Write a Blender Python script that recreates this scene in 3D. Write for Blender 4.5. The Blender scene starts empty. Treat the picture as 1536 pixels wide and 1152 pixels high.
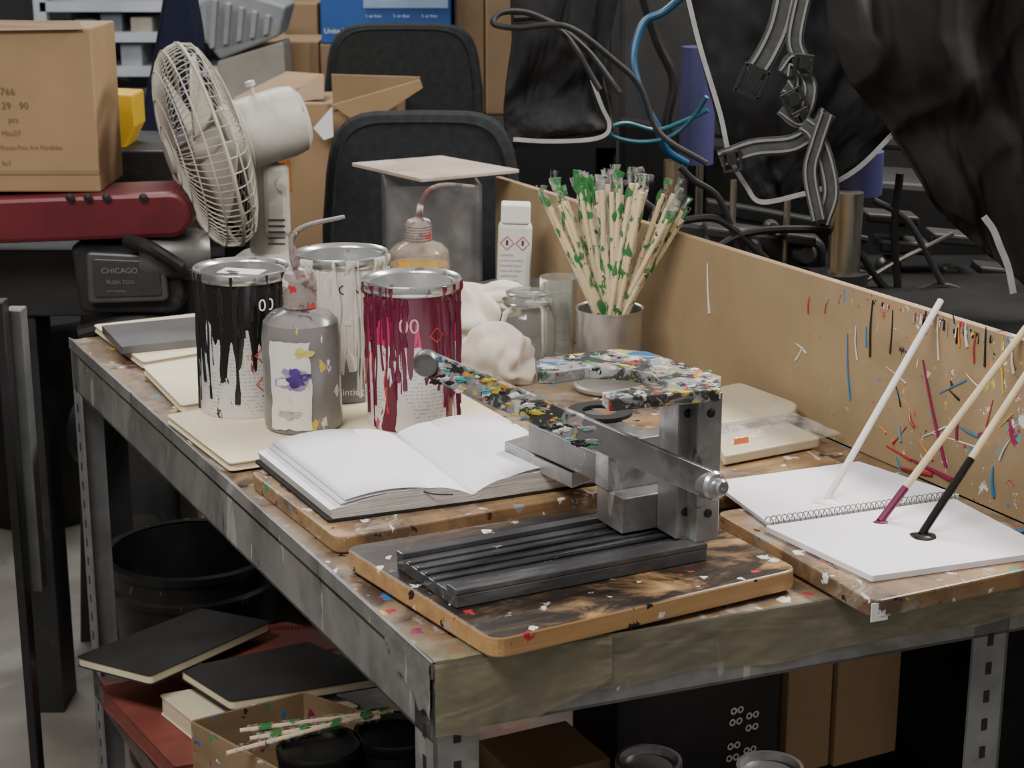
import bpy, math, random
from mathutils import Vector, Matrix, noise
random.seed(7)
F=2650.0; PITCH=math.radians(15.5); SP=math.sin(PITCH); CP=math.cos(PITCH); CZ=1.5
T=0.85
def ray(px,py):
    a=(px-768)/F; b=(576-py)/F
    return Vector((a, CP+b*SP, -SP+b*CP))
def P(px,py,z):
    r=ray(px,py); t=(z-CZ)/r.z
    return Vector((r.x*t,r.y*t,z))
def D(px,py,Y):
    r=ray(px,py); t=Y/r.y
    return Vector((r.x*t,Y,CZ+r.z*t))
def dep(p): return p.y*CP-(p.z-CZ)*SP
def S(p): return F/dep(p)
def HT(p,py):
    bt=(576-py)/F; d0=dep(p); u0=p.y*SP+(p.z-CZ)*CP
    return (bt*d0-u0)/(CP+bt*SP)
U=Vector((-.4519,.8921,0)); V=Vector((.8921,.4519,0)); Z=Vector((0,0,1))

# ---------------- geometry ----------------
def merge(*gs):
    vs=[];fs=[]
    for g in gs:
        n=len(vs); vs+=list(g[0]); fs+=[tuple(i+n for i in f) for f in g[1]]
    return vs,fs
def boxg(c,size,ex=Vector((1,0,0)),ey=Vector((0,1,0)),ez=None):
    c=Vector(c); ex=ex.normalized(); ey=ey.normalized(); ez=ez or ex.cross(ey)
    vs=[]
    for k in (-.5,.5):
        for j in (-.5,.5):
            for i in (-.5,.5):
                vs.append(c+ex*size[0]*i+ey*size[1]*j+ez*size[2]*k)
    return vs,[(0,2,3,1),(4,5,7,6),(0,1,5,4),(2,6,7,3),(0,4,6,2),(1,3,7,5)]
def bbox(c,size,ex=V,ey=U):
    c=Vector(c)+Z*size[2]*.5
    return boxg(c,size,ex,ey,Z)
def area2(p):
    return sum(p[i].x*p[(i+1)%len(p)].y-p[(i+1)%len(p)].x*p[i].y for i in range(len(p)))
def roundpoly(pts,r,n=5):
    out=[]
    N=len(pts)
    for i in range(N):
        a=pts[i-1];b=pts[i];c=pts[(i+1)%N]
        da=(a-b);dc=(c-b); rr=min(r,da.length*.45,dc.length*.45)
        p=b+da.normalized()*rr; q=b+dc.normalized()*rr
        for k in range(n+1):
            t=k/n
            out.append(p*(1-t)**2+b*2*t*(1-t)+q*t*t)
    return out
def prismg(pts,z0,z1,r=0,n=5):
    pts=[Vector((p.x,p.y,0)) for p in pts]
    if area2(pts)<0: pts=pts[::-1]
    if r: pts=roundpoly(pts,r,n)
    N=len(pts)
    vs=[Vector((p.x,p.y,z0)) for p in pts]+[Vector((p.x,p.y,z1)) for p in pts]
    fs=[tuple(range(N-1,-1,-1)),tuple(range(N,2*N))]
    for i in range(N):
        j=(i+1)%N; fs.append((i,j,j+N,i+N))
    return vs,fs
def prismp(pxs,z0,z1,r=0):
    return prismg([P(x,y,z1) for x,y in pxs],z0,z1,r)
def extr(pts,vec):
    N=len(pts); vs=[Vector(p) for p in pts]+[Vector(p)+vec for p in pts]
    fs=[tuple(range(N)),tuple(range(2*N-1,N-1,-1))]
    for i in range(N):
        j=(i+1)%N; fs.append((i,i+N,j+N,j))
    return vs,fs
def latheg(prof,o,n=40,axis=None,close=False):
    o=Vector(o)
    if axis is None: R=Matrix.Identity(3)
    else: R=Vector((0,0,1)).rotation_difference(Vector(axis).normalized()).to_matrix()
    vs=[];fs=[];m=len(prof)
    for r,z in prof:
        for k in range(n):
            a=2*math.pi*k/n
            vs.append(o+R@Vector((max(r,1e-5)*math.cos(a),max(r,1e-5)*math.sin(a),z)))
    mm=m if close else m-1
    for i in range(mm):
        i2=(i+1)%m
        for k in range(n):
            k2=(k+1)%n
            fs.append((i*n+k,i*n+k2,i2*n+k2,i2*n+k))
    return vs,fs
def cr(pts,k=6,closed=False):
    pts=[Vector(p) for p in pts]; out=[]; N=len(pts)
    if N<3 and not closed: return pts
    rng=N if closed else N-1
    for i in range(rng):
        p0=pts[(i-1)%N] if closed or i>0 else pts[0]*2-pts[1]
        p1=pts[i];p2=pts[(i+1)%N]
        p3=pts[(i+2)%N] if closed or i+2<N else pts[-1]*2-pts[-2]
        for j in range(k):
            t=j/k
            out.append(.5*((2*p1)+(p2-p0)*t+(2*p0-5*p1+4*p2-p3)*t*t+(3*p1-p0-3*p2+p3)*t**3))
    if not closed: out.append(pts[-1])
    return out
def tubeg(pts,r,n=10,closed=False,k=6,raw=False,flat=1.0):
    P_=pts if raw else cr(pts,k,closed)
    P_=[Vector(p) for p in P_]; N=len(P_)
    vs=[];fs=[]; prev=None
    for i,p in enumerate(P_):
        if closed: t=(P_[(i+1)%N]-P_[i-1])
        else: t=P_[min(i+1,N-1)]-P_[max(i-1,0)]
        t=t.normalized()
        if prev is None:
            up=Vector((0,0,1)) if abs(t.z)<.9 else Vector((0,1,0))
            s=t.cross(up).normalized()
        else:
            s=(prev-t*prev.dot(t)).normalized()
        prev=s; q=t.cross(s)
        rr=r(i/(N-1)) if callable(r) else r
        for kk in range(n):
            a=2*math.pi*kk/n
            vs.append(p+s*math.cos(a)*rr+q*math.sin(a)*rr*flat)
    R_=N if closed else N-1
    for i in range(R_):
        i2=(i+1)%N
        for kk in range(n):
            k2=(kk+1)%n
            fs.append((i*n+kk,i*n+k2,i2*n+k2,i2*n+kk))
    if not closed:
        fs.append(tuple(range(n-1,-1,-1))); fs.append(tuple((N-1)*n+kk for kk in range(n)))
    return vs,fs
def gridg(fn,nu,nv):
    vs=[fn(i/nu,j/nv) for j in range(nv+1) for i in range(nu+1)]
    fs=[]
    for j in range(nv):
        for i in range(nu):
            a=j*(nu+1)+i; fs.append((a,a+1,a+nu+2,a+nu+1))
    return vs,fs
def ribbong(pts,w,k=6,side=None):
    P_=cr(pts,k); N=len(P_); vs=[];fs=[]
    for i,p in enumerate(P_):
        t=(P_[min(i+1,N-1)]-P_[max(i-1,0)]).normalized()
        s=t.cross(side or Vector((0,1,0))).normalized()
        vs+= [p-s*w/2,p+s*w/2]
    for i in range(N-1): fs.append((2*i,2*i+1,2*i+3,2*i+2))
    return vs,fs
def blobg(c,rx,ry,rz,amp,fr,seed,zmin,n=48,m=32,mode='fold'):
    c=Vector(c); vs=[];fs=[]
    for j in range(m+1):
        th=math.pi*j/m
        for i in range(n):
            a=2*math.pi*i/n
            d=Vector((math.sin(th)*math.cos(a),math.sin(th)*math.sin(a),math.cos(th)))
            q=d*fr+Vector((seed,seed*1.7,0))
            v=noise.noise(q)*.8
            if mode=='fold':
                # soft drape folds: smooth pleats running down from the crown
                w=noise.noise(q*.7+Vector((9,2,1))); w2=noise.noise(q*.9+Vector((2,8,3)))
                v+=.30*math.sin(a*3+5*w+seed)*math.sin(th)+.16*math.sin(a*7-d.z*3+6*w2+seed)*math.sin(th)+.22*math.sin(d.z*7+d.x*4+5*w2)
                if v>0: v=v**.85
            k=1+amp*v
            p=c+Vector((d.x*rx*k,d.y*ry*k,d.z*rz*k))
            if p.z<zmin: p.z=zmin+(zmin-p.z)*.01
            vs.append(p)
    for j in range(m):
        for i in range(n):
            i2=(i+1)%n; fs.append((j*n+i,(j+1)*n+i,(j+1)*n+i2,j*n+i2))
    return vs,fs
def textg(body,size,fn,align='LEFT'):
    cu=bpy.data.curves.new('t','FONT'); cu.body=body; cu.size=size; cu.align_x=align; cu.resolution_u=3
    ob=bpy.data.objects.new('t',cu); bpy.context.scene.collection.objects.link(ob)
    bpy.context.view_layer.update()
    ev=ob.evaluated_get(bpy.context.evaluated_depsgraph_get()); me=ev.to_mesh()
    vs=[fn(v.co.x,v.co.y) for v in me.vertices]; fs=[tuple(p.vertices) for p in me.polygons]
    ev.to_mesh_clear(); bpy.data.objects.remove(ob); bpy.data.curves.remove(cu)
    return vs,fs
def planemap(o,ex,ey):
    o=Vector(o); ex=ex.normalized(); ey=ey.normalized()
    return lambda x,y:o+ex*x+ey*y
def cylmap(c,r,th0,z):
    return lambda x,y:Vector((c.x+r*math.cos(th0+x/r),c.y+r*math.sin(th0+x/r),z+y))
def diamondg(fn,cx,cy,s,w=.14):
    vs=[];N=8
    for sc in (1,1-w*2):
        for k in range(4):
            for j in range(N):
                a0=math.pi/2*k;a1=math.pi/2*(k+1);t=j/N
                x=(math.cos(a0)*(1-t)+math.cos(a1)*t)*s*sc;y=(math.sin(a0)*(1-t)+math.sin(a1)*t)*s*sc
                vs.append(fn(cx+x,cy+y))
    M_=4*N; fs=[(i,(i+1)%M_,(i+1)%M_+M_,i+M_) for i in range(M_)]
    e=gridg(lambda a,b:fn(cx+(a-.5)*s*.3,cy+(b-.4)*s*.7),2,2)
    return (vs,fs),e
def patchg(fn,x0,x1,y0,y1,n=10,jag=0):
    return gridg(lambda a,b:fn(x0+(x1-x0)*a+jag*noise.noise(Vector((a*3,b*5,x0*9))),y0+(y1-y0)*b+jag*noise.noise(Vector((a*5,b*3,7)))),n,n)

# ---------------- objects ----------------
def rootloc(o):
    while o.parent: o=o.parent
    return o.location.copy()
def mk(name,g,mat,parent=None,smooth=False,bevel=0,solid=0,label=None,cat=None,group=None,kind=None,ang=35,subsurf=0):
    vs,fs=g
    if parent is not None: off=rootloc(parent); loc=Vector((0,0,0))
    else:
        mn=Vector((min(v.x for v in vs),min(v.y for v in vs),min(v.z for v in vs))); mx=Vector((max(v.x for v in vs),max(v.y for v in vs),max(v.z for v in vs)))
        off=Vector(((mn.x+mx.x)/2,(mn.y+mx.y)/2,mn.z)); loc=off
    me=bpy.data.meshes.new(name); me.from_pydata([tuple(v-off) for v in vs],[],fs); me.update()
    ob=bpy.data.objects.new(name,me); bpy.context.scene.collection.objects.link(ob)
    ob.location=loc
    if parent is not None: ob.parent=parent
    if mat: me.materials.append(mat)
    if smooth:
        me.polygons.foreach_set('use_smooth',[True]*len(me.polygons))
        me.set_sharp_from_angle(angle=math.radians(ang))
    if bevel:
        b=ob.modifiers.new('bevel','BEVEL'); b.width=bevel; b.segments=2; b.limit_method='ANGLE'; b.angle_limit=math.radians(40)
    if solid:
        s=ob.modifiers.new('solid','SOLIDIFY'); s.thickness=solid; s.offset=0
    if subsurf:
        s=ob.modifiers.new('sub','SUBSURF'); s.levels=subsurf; s.render_levels=subsurf
    if label: ob['label']=label
    if cat: ob['category']=cat
    if group: ob['group']=group
    if kind: ob['kind']=kind
    return ob
def thing(name,loc,label,cat,group=None):
    e=bpy.data.objects.new(name,None); e.empty_display_size=.05; bpy.context.scene.collection.objects.link(e)
    e.location=Vector(loc); e['label']=label; e['category']=cat
    if group: e['group']=group
    return e

# ---------------- materials ----------------
def newmat(name):
    m=bpy.data.materials.new(name); m.use_nodes=True; nt=m.node_tree
    b=nt.nodes['Principled BSDF']; tc=nt.nodes.new('ShaderNodeTexCoord')
    return m,nt,b,tc.outputs['Object']
def c4(c): return (c[0],c[1],c[2],1)
def mixc(nt,fac,a,b):
    n=nt.nodes.new('ShaderNodeMix'); n.data_type='RGBA'
    for s,v in ((n.inputs[0],fac),(n.inputs[6],a),(n.inputs[7],b)):
        if isinstance(v,bpy.types.NodeSocket): nt.links.new(v,s)
        elif isinstance(v,(int,float)): s.default_value=v
        else: s.default_value=c4(v)
    return n.outputs[2]
def mathn(nt,op,a,b=None,c=None):
    n=nt.nodes.new('ShaderNodeMath'); n.operation=op
    for i,v in enumerate((a,b,c)):
        if v is None: continue
        if isinstance(v,(int,float)): n.inputs[i].default_value=v
        else: nt.links.new(v,n.inputs[i])
    return n.outputs[0]
def mapn(nt,co,scale=(1,1,1),loc=(0,0,0),rot=0):
    if rot:
        r=nt.nodes.new('ShaderNodeMapping'); r.inputs['Rotation'].default_value=(0,0,rot); nt.links.new(co,r.inputs['Vector']); co=r.outputs[0]
    n=nt.nodes.new('ShaderNodeMapping'); n.inputs['Scale'].default_value=scale; n.inputs['Location'].default_value=loc
    nt.links.new(co,n.inputs['Vector']); return n.outputs[0]
def noisen(nt,co,scale,detail=3,dist=0,rough=.5):
    n=nt.nodes.new('ShaderNodeTexNoise'); n.inputs['Scale'].default_value=scale; n.inputs['Detail'].default_value=detail
    n.inputs['Distortion'].default_value=dist; n.inputs['Roughness'].default_value=rough
    nt.links.new(co,n.inputs['Vector']); return n
def rampn(nt,fac,stops,const=False):
    n=nt.nodes.new('ShaderNodeValToRGB'); cr_=n.color_ramp
    if const: cr_.interpolation='CONSTANT'
    while len(cr_.elements)>1: cr_.elements.remove(cr_.elements[-1])
    cr_.elements[0].position=stops[0][0]; cr_.elements[0].color=c4(stops[0][1])
    for p,c in stops[1:]:
        e=cr_.elements.new(p); e.color=c4(c)
    nt.links.new(fac,n.inputs[0]); return n.outputs[0]
def step(nt,v,a,b):
    n=nt.nodes.new('ShaderNodeMapRange'); n.inputs[1].default_value=a; n.inputs[2].default_value=b; n.clamp=True
    nt.links.new(v,n.inputs[0]); return n.outputs[0]
def base(nt,co,col,var,scale,stretch=(1,1,1)):
    n=noisen(nt,mapn(nt,co,stretch),scale,5,0,.6)
    lo=tuple(max(0,x*(1-var)) for x in col); hi=tuple(min(1,x*(1+var)) for x in col)
    return rampn(nt,n.outputs[0],[(.3,lo),(.7,hi)]),n
def dots(nt,prev,co,scale,radius,pal,stretch=(1,1,1),dist=.5,off=0,mask=None,rot=0,dens=.14):
    c=mapn(nt,co,stretch,(off,off*.7,off*1.3),rot)
    nz=noisen(nt,c,scale*1.1,5,0,.72)
    vm=nt.nodes.new('ShaderNodeVectorMath'); vm.operation='MULTIPLY_ADD'
    nt.links.new(nz.outputs[1],vm.inputs[0]); vm.inputs[1].default_value=(3.4*dist/scale,)*3; nt.links.new(c,vm.inputs[2])
    vo=nt.nodes.new('ShaderNodeTexVoronoi'); vo.inputs['Scale'].default_value=scale; nt.links.new(vm.outputs[0],vo.inputs['Vector'])
    sp=nt.nodes.new('ShaderNodeSeparateColor'); nt.links.new(vo.outputs['Color'],sp.inputs[0])
    col=rampn(nt,sp.outputs[0],[(i/len(pal),p) for i,p in enumerate(pal)],True)
    g=mathn(nt,'MULTIPLY',step(nt,sp.outputs[1],1-dens,1.0),radius)
    if mask is not None: g=mathn(nt,'MULTIPLY',g,mask)
    m=mathn(nt,'LESS_THAN',vo.outputs['Distance'],g)
    return mixc(nt,m,prev,col)
def patches(nt,prev,co,scale,thr,col,stretch=(1,1,1),off=0,soft=.03,detail=6,rot=0):
    nz=noisen(nt,mapn(nt,co,stretch,(off,off*.6,off*1.1),rot),scale,detail,.8,.62)
    return mixc(nt,step(nt,nz.outputs[0],thr,thr+soft),prev,col)
def fin(nt,b,col,rough,metal=0,bump=None,bs=.2,bd=.002):
    nt.links.new(col,b.inputs['Base Color']); b.inputs['Roughness'].default_value=rough; b.inputs['Metallic'].default_value=metal
    if bump is not None:
        n=nt.nodes.new('ShaderNodeBump'); n.inputs['Strength'].default_value=bs; n.inputs['Distance'].default_value=bd
        nt.links.new(bump,n.inputs['Height']); nt.links.new(n.outputs[0],b.inputs['Normal'])
def M(name,col,rough=.5,metal=0,var=.15,scale=12,bs=.15,stretch=(1,1,1),bd=.002,spec=.5):
    m,nt,b,co=newmat(name); c,n=base(nt,co,col,var,scale,stretch); fin(nt,b,c,rough,metal,n.outputs[0],bs,bd)
    b.inputs['Specular IOR Level'].default_value=spec; return m
WHT=(.72,.71,.68);BLK=(.015,.015,.015);RED=(.45,.03,.04);MAG=(.25,.01,.07);BLU=(.03,.2,.45);TEAL=(.05,.35,.4);YEL=(.65,.48,.06);GRN=(.05,.25,.1);ORG=(.7,.25,.05);GRY=(.33,.31,.3)
PAL=[WHT,BLK,RED,GRY,BLU,GRY,YEL,WHT,BLK,MAG,GRN,BLK,WHT]
def splat(name,col,var=.25,scale=10,rough=.55,metal=0,layers=(),pats=(),stretch=(1,1,1),bs=.25,rot=0):
    m,nt,b,co=newmat(name); c,n=base(nt,co,col,var,scale,stretch)
    for q in pats:
        s,t,cc,st,o=q[:5]; c=patches(nt,c,co,s,t,cc,st,o,q[5] if len(q)>5 else .04,6,rot)
    for (s,r,pal,st,o) in layers: c=dots(nt,c,co,s,r,pal,st,.6,o,None,rot)
    fin(nt,b,c,rough,metal,n.outputs[0],bs); return m
def glassm(name,col=(1,1,1),alpha=.25,rough=.08,sc=40,st=(1,1,1)):
    m,nt,b,co=newmat(name); n=noisen(nt,mapn(nt,co,st),sc,4)
    b.inputs['Base Color'].default_value=c4(col); b.inputs['Roughness'].default_value=rough; b.inputs['IOR'].default_value=1.45
    a=rampn(nt,n.outputs[0],[(.35,(alpha*.5,)*3),(.68,(min(1,alpha*1.7),)*3)])
    nt.links.new(a,b.inputs['Alpha'])
    bp=nt.nodes.new('ShaderNodeBump'); bp.inputs['Strength'].default_value=.5; bp.inputs['Distance'].default_value=.002; nt.links.new(n.outputs[0],bp.inputs['Height']); nt.links.new(bp.outputs[0],b.inputs['Normal'])
    return m
def trueglass(name,col):
    m,nt,b,co=newmat(name); n=noisen(nt,co,25,2)
    c=rampn(nt,n.outputs[0],[(.3,tuple(x*.93 for x in col)),(.7,col)]); nt.links.new(c,b.inputs['Base Color'])
    b.inputs['Transmission Weight'].default_value=.92; b.inputs['Roughness'].default_value=.04; b.inputs['IOR'].default_value=1.4
    return m
ROT=-math.atan2(V.y,V.x)
steel=M('steel',(.55,.55,.56),.28,.85,.2,14)
chrome=M('chrome',(.75,.75,.75),.2,.9,.1,10)
rimm=splat('caked_rim',(.62,.62,.62),.2,14,.25,.85,[(120,.9,[WHT,BLK,GRY],(1,1,1),2)],[(22,.6,(.1,.09,.09),(1,1,1),4)])
galv=splat('galvanized',(.25,.25,.25),.25,25,.42,.4,(),[(9,.54,(.34,.33,.31),(1,1,1),1,.1),(14,.64,(.5,.48,.45),(1,1,.3),5),(9,.66,(.1,.1,.1),(1,1,.5),8,.08),(40,.7,(.7,.69,.66),(1,1,.4),12,.02),(40,.72,(.05,.05,.05),(1,1,.4),18,.02)])
galvclean=M('galv_leg',(.27,.28,.29),.42,.4,.25,20)
topm=splat('painted_top',(.2,.135,.075),.35,20,.42,0,[(90,.9,PAL,(1,1,1),0)],[(7,.48,(.28,.21,.145),(1,1,1),2,.12),(10,.52,(.07,.05,.04),(1,1,1),6,.1),(18,.58,(.38,.33,.3),(1,1,1),11,.08),(32,.63,(.04,.03,.03),(.6,1.4,1),13,.04),(40,.66,(.68,.66,.63),(.5,1.6,1),15,.03),(34,.7,(.25,.02,.05),(1,1,1),21,.03),(34,.71,(.05,.17,.3),(1,1,1),27,.03)],rot=ROT)
sidem=splat('painted_side',(.18,.175,.17),.3,20,.38,.25,(),[(6,.46,(.27,.26,.245),(1,1,.6),2,.15),(10,.57,(.07,.07,.07),(1,1,.4),6,.12),(20,.61,(.42,.41,.39),(1,1,.2),11,.06),(34,.655,(.03,.03,.03),(1,1,.13),15,.03),(34,.68,(.66,.65,.62),(1,1,.1),19,.03),(50,.69,(.6,.59,.57),(1,1,.6),23,.02),(26,.71,(.14,.12,.3),(1,1,.4),25,.03),(22,.735,(.42,.08,.06),(1,1,.5),31,.02),(22,.735,(.5,.42,.06),(1,1,.3),37,.02)])
def tape_mat(al=.72):
    m=splat('packing_tape',(.25,.225,.145),.12,4,.12,0,(),[(4,.5,(.2,.18,.12),(.8,.8,2),3,.25),(6,.735,(.42,.04,.03),(1,1,1),14,.01)],bs=.3)
    nt=m.node_tree; b=nt.nodes['Principled BSDF']; b.inputs['Coat Weight'].default_value=1; b.inputs['Coat Roughness'].default_value=.05
    co=[n for n in nt.nodes if n.type=='TEX_COORD'][0].outputs['Object']
    n=noisen(nt,mapn(nt,co,(.6,.6,2.2),(2,1,0)),10,2,1.6,.5)
    bp=nt.nodes.new('ShaderNodeBump'); bp.inputs['Strength'].default_value=.45; bp.inputs['Distance'].default_value=.006
    nt.links.new(n.outputs[0],bp.inputs['Height']); nt.links.new(bp.outputs[0],b.inputs['Normal'])
    n2=noisen(nt,mapn(nt,co,(1,1,2)),10,4); nt.links.new(rampn(nt,n2.outputs[0],[(.4,(al-.2,)*3),(.6,(al+.15,)*3)]),b.inputs['Alpha'])
    return m
tapem=tape_mat()
def woodm(name,col,dk,layers,pats=()):
    m,nt,b,co=newmat(name)
    r=mapn(nt,co,(2.2,45,45),(0,0,0),ROT); n=noisen(nt,r,1.4,6,.4,.65)
    c=rampn(nt,n.outputs[0],[(.3,dk),(.55,col),(.75,tuple(min(1,x*1.2) for x in col))])
    for (s,t,cc,st,o,sf) in pats: c=patches(nt,c,co,s,t,cc,st,o,sf,8,ROT)
    for (s,rr,pal,st,o) in layers: c=dots(nt,c,co,s,rr,pal,st,.6,o,None,ROT)
    fin(nt,b,c,.38,0,n.outputs[0],.2,.001); return m
def boardAm():
    m,nt,b,co=newmat('board_stained')
    r=mapn(nt,co,(2.2,45,45),(0,0,0),ROT); n=noisen(nt,r,1.4,6,.4,.65)
    clean=rampn(nt,n.outputs[0],[(.3,(.36,.2,.085)),(.55,(.47,.28,.125)),(.75,(.54,.34,.165))])
    n3=noisen(nt,mapn(nt,co,(1,3,1),(7,1,0),ROT),14,9,.6,.75)
    stc=rampn(nt,n3.outputs[0],[(.38,(.012,.009,.008)),(.50,(.028,.019,.014)),(.57,(.07,.045,.028)),(.64,(.16,.105,.062)),(.72,(.3,.24,.18))])
    sx=nt.nodes.new('ShaderNodeSeparateXYZ'); nt.links.new(mapn(nt,co,(1,1,1),(0,0,0),ROT),sx.inputs[0])
    n2=noisen(nt,mapn(nt,co,(1,1.8,1),(3,1,0),ROT),8,7,.6,.65)
    v=mathn(nt,'ADD',n2.outputs[0],mathn(nt,'ADD',mathn(nt,'MULTIPLY',sx.outputs[0],.75),mathn(nt,'MULTIPLY',sx.outputs[1],-.6)))
    c=mixc(nt,step(nt,v,.60,.74),stc,clean)
    ge=nt.nodes.new('ShaderNodeNewGeometry'); s2=nt.nodes.new('ShaderNodeSeparateXYZ'); nt.links.new(ge.outputs['True Normal'],s2.inputs[0])
    c=mixc(nt,mathn(nt,'GREATER_THAN',s2.outputs[2],.5),clean,c)
    c=dots(nt,c,co,110,.8,[WHT,BLK,GRY,BLK,RED,BLK,WHT],(1,1,1),.6,4)
    c=patches(nt,c,co,34,.70,(.5,.47,.43),(1,.3,1),9,.03,6,ROT)
    fin(nt,b,c,.34,0,n.outputs[0],.2,.001); return m
boardA=boardAm()
boardB=woodm('board_splattered',(.33,.205,.1),(.21,.125,.06),[(100,.9,PAL,(1,1,1),6)],[(8,.49,(.115,.075,.05),(1,1,.5),3,.12),(13,.56,(.29,.245,.21),(1,1,1),8,.08),(30,.61,(.04,.03,.03),(1.5,.6,1),10,.04),(36,.62,(.6,.57,.54),(1.5,.5,1),12,.04),(40,.67,(.27,.02,.05),(1,1,1),17,.03),(40,.68,(.02,.02,.02),(1,1,1),23,.02),(36,.7,(.05,.19,.35),(1,1,1),29,.03),(36,.71,(.5,.2,.05),(1,1,1),35,.03)])
def mdfpaint():
    m,nt,b,co=newmat('fibreboard_splattered'); c,n=base(nt,co,(.335,.24,.135),.13,5)
    c=patches(nt,c,co,4,.5,(.275,.195,.105),(1,1,1),3,.22)
    sx=nt.nodes.new('ShaderNodeSeparateXYZ'); nt.links.new(co,sx.inputs[0])
    dens=step(nt,sx.outputs[0],.0,.40)
    topb=step(nt,sx.outputs[2],.09,.2)
    pl=[WHT,BLK,WHT,RED,BLU,ORG,TEAL,BLK,YEL,MAG,WHT]
    def pm_(c,sc,t0,col,off,st=(1,1,.6)):
        nz=noisen(nt,mapn(nt,co,st,(off,off*.6,off*1.1)),sc,5,1.0,.62)
        v=mathn(nt,'ADD',nz.outputs[0],mathn(nt,'MULTIPLY',dens,.12))
        return mixc(nt,step(nt,v,t0,t0+.015),c,col)
    c=pm_(c,30,.765,RED,3);c=pm_(c,34,.765,WHT,9);c=pm_(c,30,.775,BLU,15);c=pm_(c,34,.775,ORG,21);c=pm_(c,40,.77,BLK,27);c=pm_(c,40,.78,YEL,33)
    c=dots(nt,c,co,44,1.1,pl,(1,1,.16),.7,2,mathn(nt,'MULTIPLY',dens,topb),0,.45)
    c=dots(nt,c,co,55,1.0,pl,(1,1,.7),.9,5,dens,0,.3)
    c=dots(nt,c,co,110,1.0,pl,(1,1,.9),.8,8,dens,0,.35)
    fin(nt,b,c,.6,0,n.outputs[0],.1); return m
mdfp=mdfpaint()
cream=M('cream_paper',(.76,.68,.48),.7,0,.06,8)
kraft=splat('cardboard',(.33,.215,.115),.12,5,.8,0,(),[(3,.6,(.28,.18,.095),(1,1,1),2,.1)])
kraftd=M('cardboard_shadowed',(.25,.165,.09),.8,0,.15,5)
paper=M('white_paper',(.85,.84,.89),.75,0,.03,6,.05)
pageedge=M('page_edges',(.62,.6,.57),.8,0,.4,12,.6,(1,1,60))
blackcov=M('black_cover',(.016,.016,.018),.6,0,.3,20)
charcoal=M('charcoal_cover',(.032,.032,.031),.7,0,.3,10)
redcov=M('red_cover',(.25,.065,.05),.6,0,.25,10)
blackpl=M('black_plastic',(.014,.014,.015),.3,0,.4,10)
rubber=M('black_rubber',(.014,.014,.014),.55,0,.3,10,spec=.3)
darkmach=splat('dark_machine',(.024,.024,.025),.5,6,.5,.1,(),[(8,.58,(.055,.052,.046),(1,1,1),3,.12)])
darkmach.node_tree.nodes['Principled BSDF'].inputs['Specular IOR Level'].default_value=.4
bedm=M('matt_black_bed',(.011,.011,.0115),.85,0,.5,6,spec=.12)
fabric=M('black_fabric',(.021,.019,.018),.95,0,.5,5,.6,spec=.2)
fabric2=M('black_nylon',(.013,.013,.015),.75,0,.4,14,.4,spec=.35)
trimm=M('grey_trim',(.38,.38,.38),.7,0,.15,40)
strapm=M('grey_strap',(.085,.09,.085),.85,0,.3,40,spec=.2)
stripem=M('stripe_grey',(.26,.26,.26),.7)
chairm=M('chair_fabric',(.022,.025,.027),.9,0,.25,60,.5,spec=.25)
redm=M('red_enamel',(.14,.015,.022),.4,.1,.3,6)
fanm=M('aged_cream_plastic',(.43,.4,.34),.45,0,.2,8)
fanm2=splat('white_plastic',(.5,.48,.44),.12,8,.45,0,(),[(7,.52,(.36,.33,.28),(1,1,1),3,.16),(12,.64,(.25,.21,.17),(1,1,1),9,.08)])
botw=M('bottle_white',(.72,.7,.69),.4,0,.05)
yellow=M('yellow_plastic',(.7,.42,.02),.5,0,.1,8)
bluem=M('violet_blue_enamel',(.055,.055,.15),.45,.1,.2,8)
bluehose=M('blue_hose',(.012,.075,.16),.4,0,.1,8)
tealhose=M('teal_hose',(.012,.10,.14),.4,0,.1,8)
bluebox=M('blue_print',(.015,.09,.33),.55,0,.1,4)
ink=M('print_white',(.8,.8,.8),.6); inkb=M('print_black',(.03,.03,.03),.6); inkr=M('print_red',(.6,.05,.04),.6); inkg=M('print_grey',(.2,.2,.2),.6); inkp=M('print_brown',(.19,.12,.065),.8)
inkd=M('print_dim',(.22,.22,.22),.6)
pinkp=M('print_pink',(.7,.3,.38),.5)
wood=M('dowel_wood',(.78,.62,.38),.6,0,.12,30,.1,(1,1,.1))
whitestick=M('white_paint',(.85,.84,.81),.4,0,.05)
purplep=M('purple_paint',(.16,.01,.06),.3,0,.1); blackp=M('black_paint',(.01,.01,.01),.15,0,.1)
ragm=splat('cotton_rag',(.78,.72,.62),.08,12,.9,0,(),[(9,.6,(.66,.57,.47),(1,1,1),3,.1)],bs=.2)
ragm2=splat('stained_rag',(.72,.64,.56),.08,12,.9,0,(),[(8,.54,(.6,.47,.42),(1,1,1),3,.14),(14,.68,(.4,.28,.28),(1,1,1),8,.1)],bs=.2)
clear=trueglass('clear_glass',(.95,.98,.96)); bagm=glassm('clear_plastic_bag',(.85,.82,.8),.2,.08,40)
frost=splat('frosted_plastic',(.2,.19,.185),.2,14,.22,0,[(110,.8,[YEL,WHT,WHT,(.25,.2,.3)],(1,1,.6),2)],[(9,.49,(.12,.11,.115),(1,1,.5),3,.14),(16,.58,(.34,.325,.32),(1,1,.4),5,.1),(26,.66,(.06,.045,.055),(1,1,.25),9,.03),(26,.7,(.45,.38,.1),(1,1,.5),15,.04)])
acry=splat('smeared_acrylic',(.3,.295,.3),.3,8,.12,0,(),[(6,.52,(.36,.35,.35),(1,1,.4),3,.15),(12,.6,(.5,.5,.5),(1,1,.4),8,.1),(30,.68,(.7,.7,.68),(1,1,.5),14,.02)])
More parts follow.
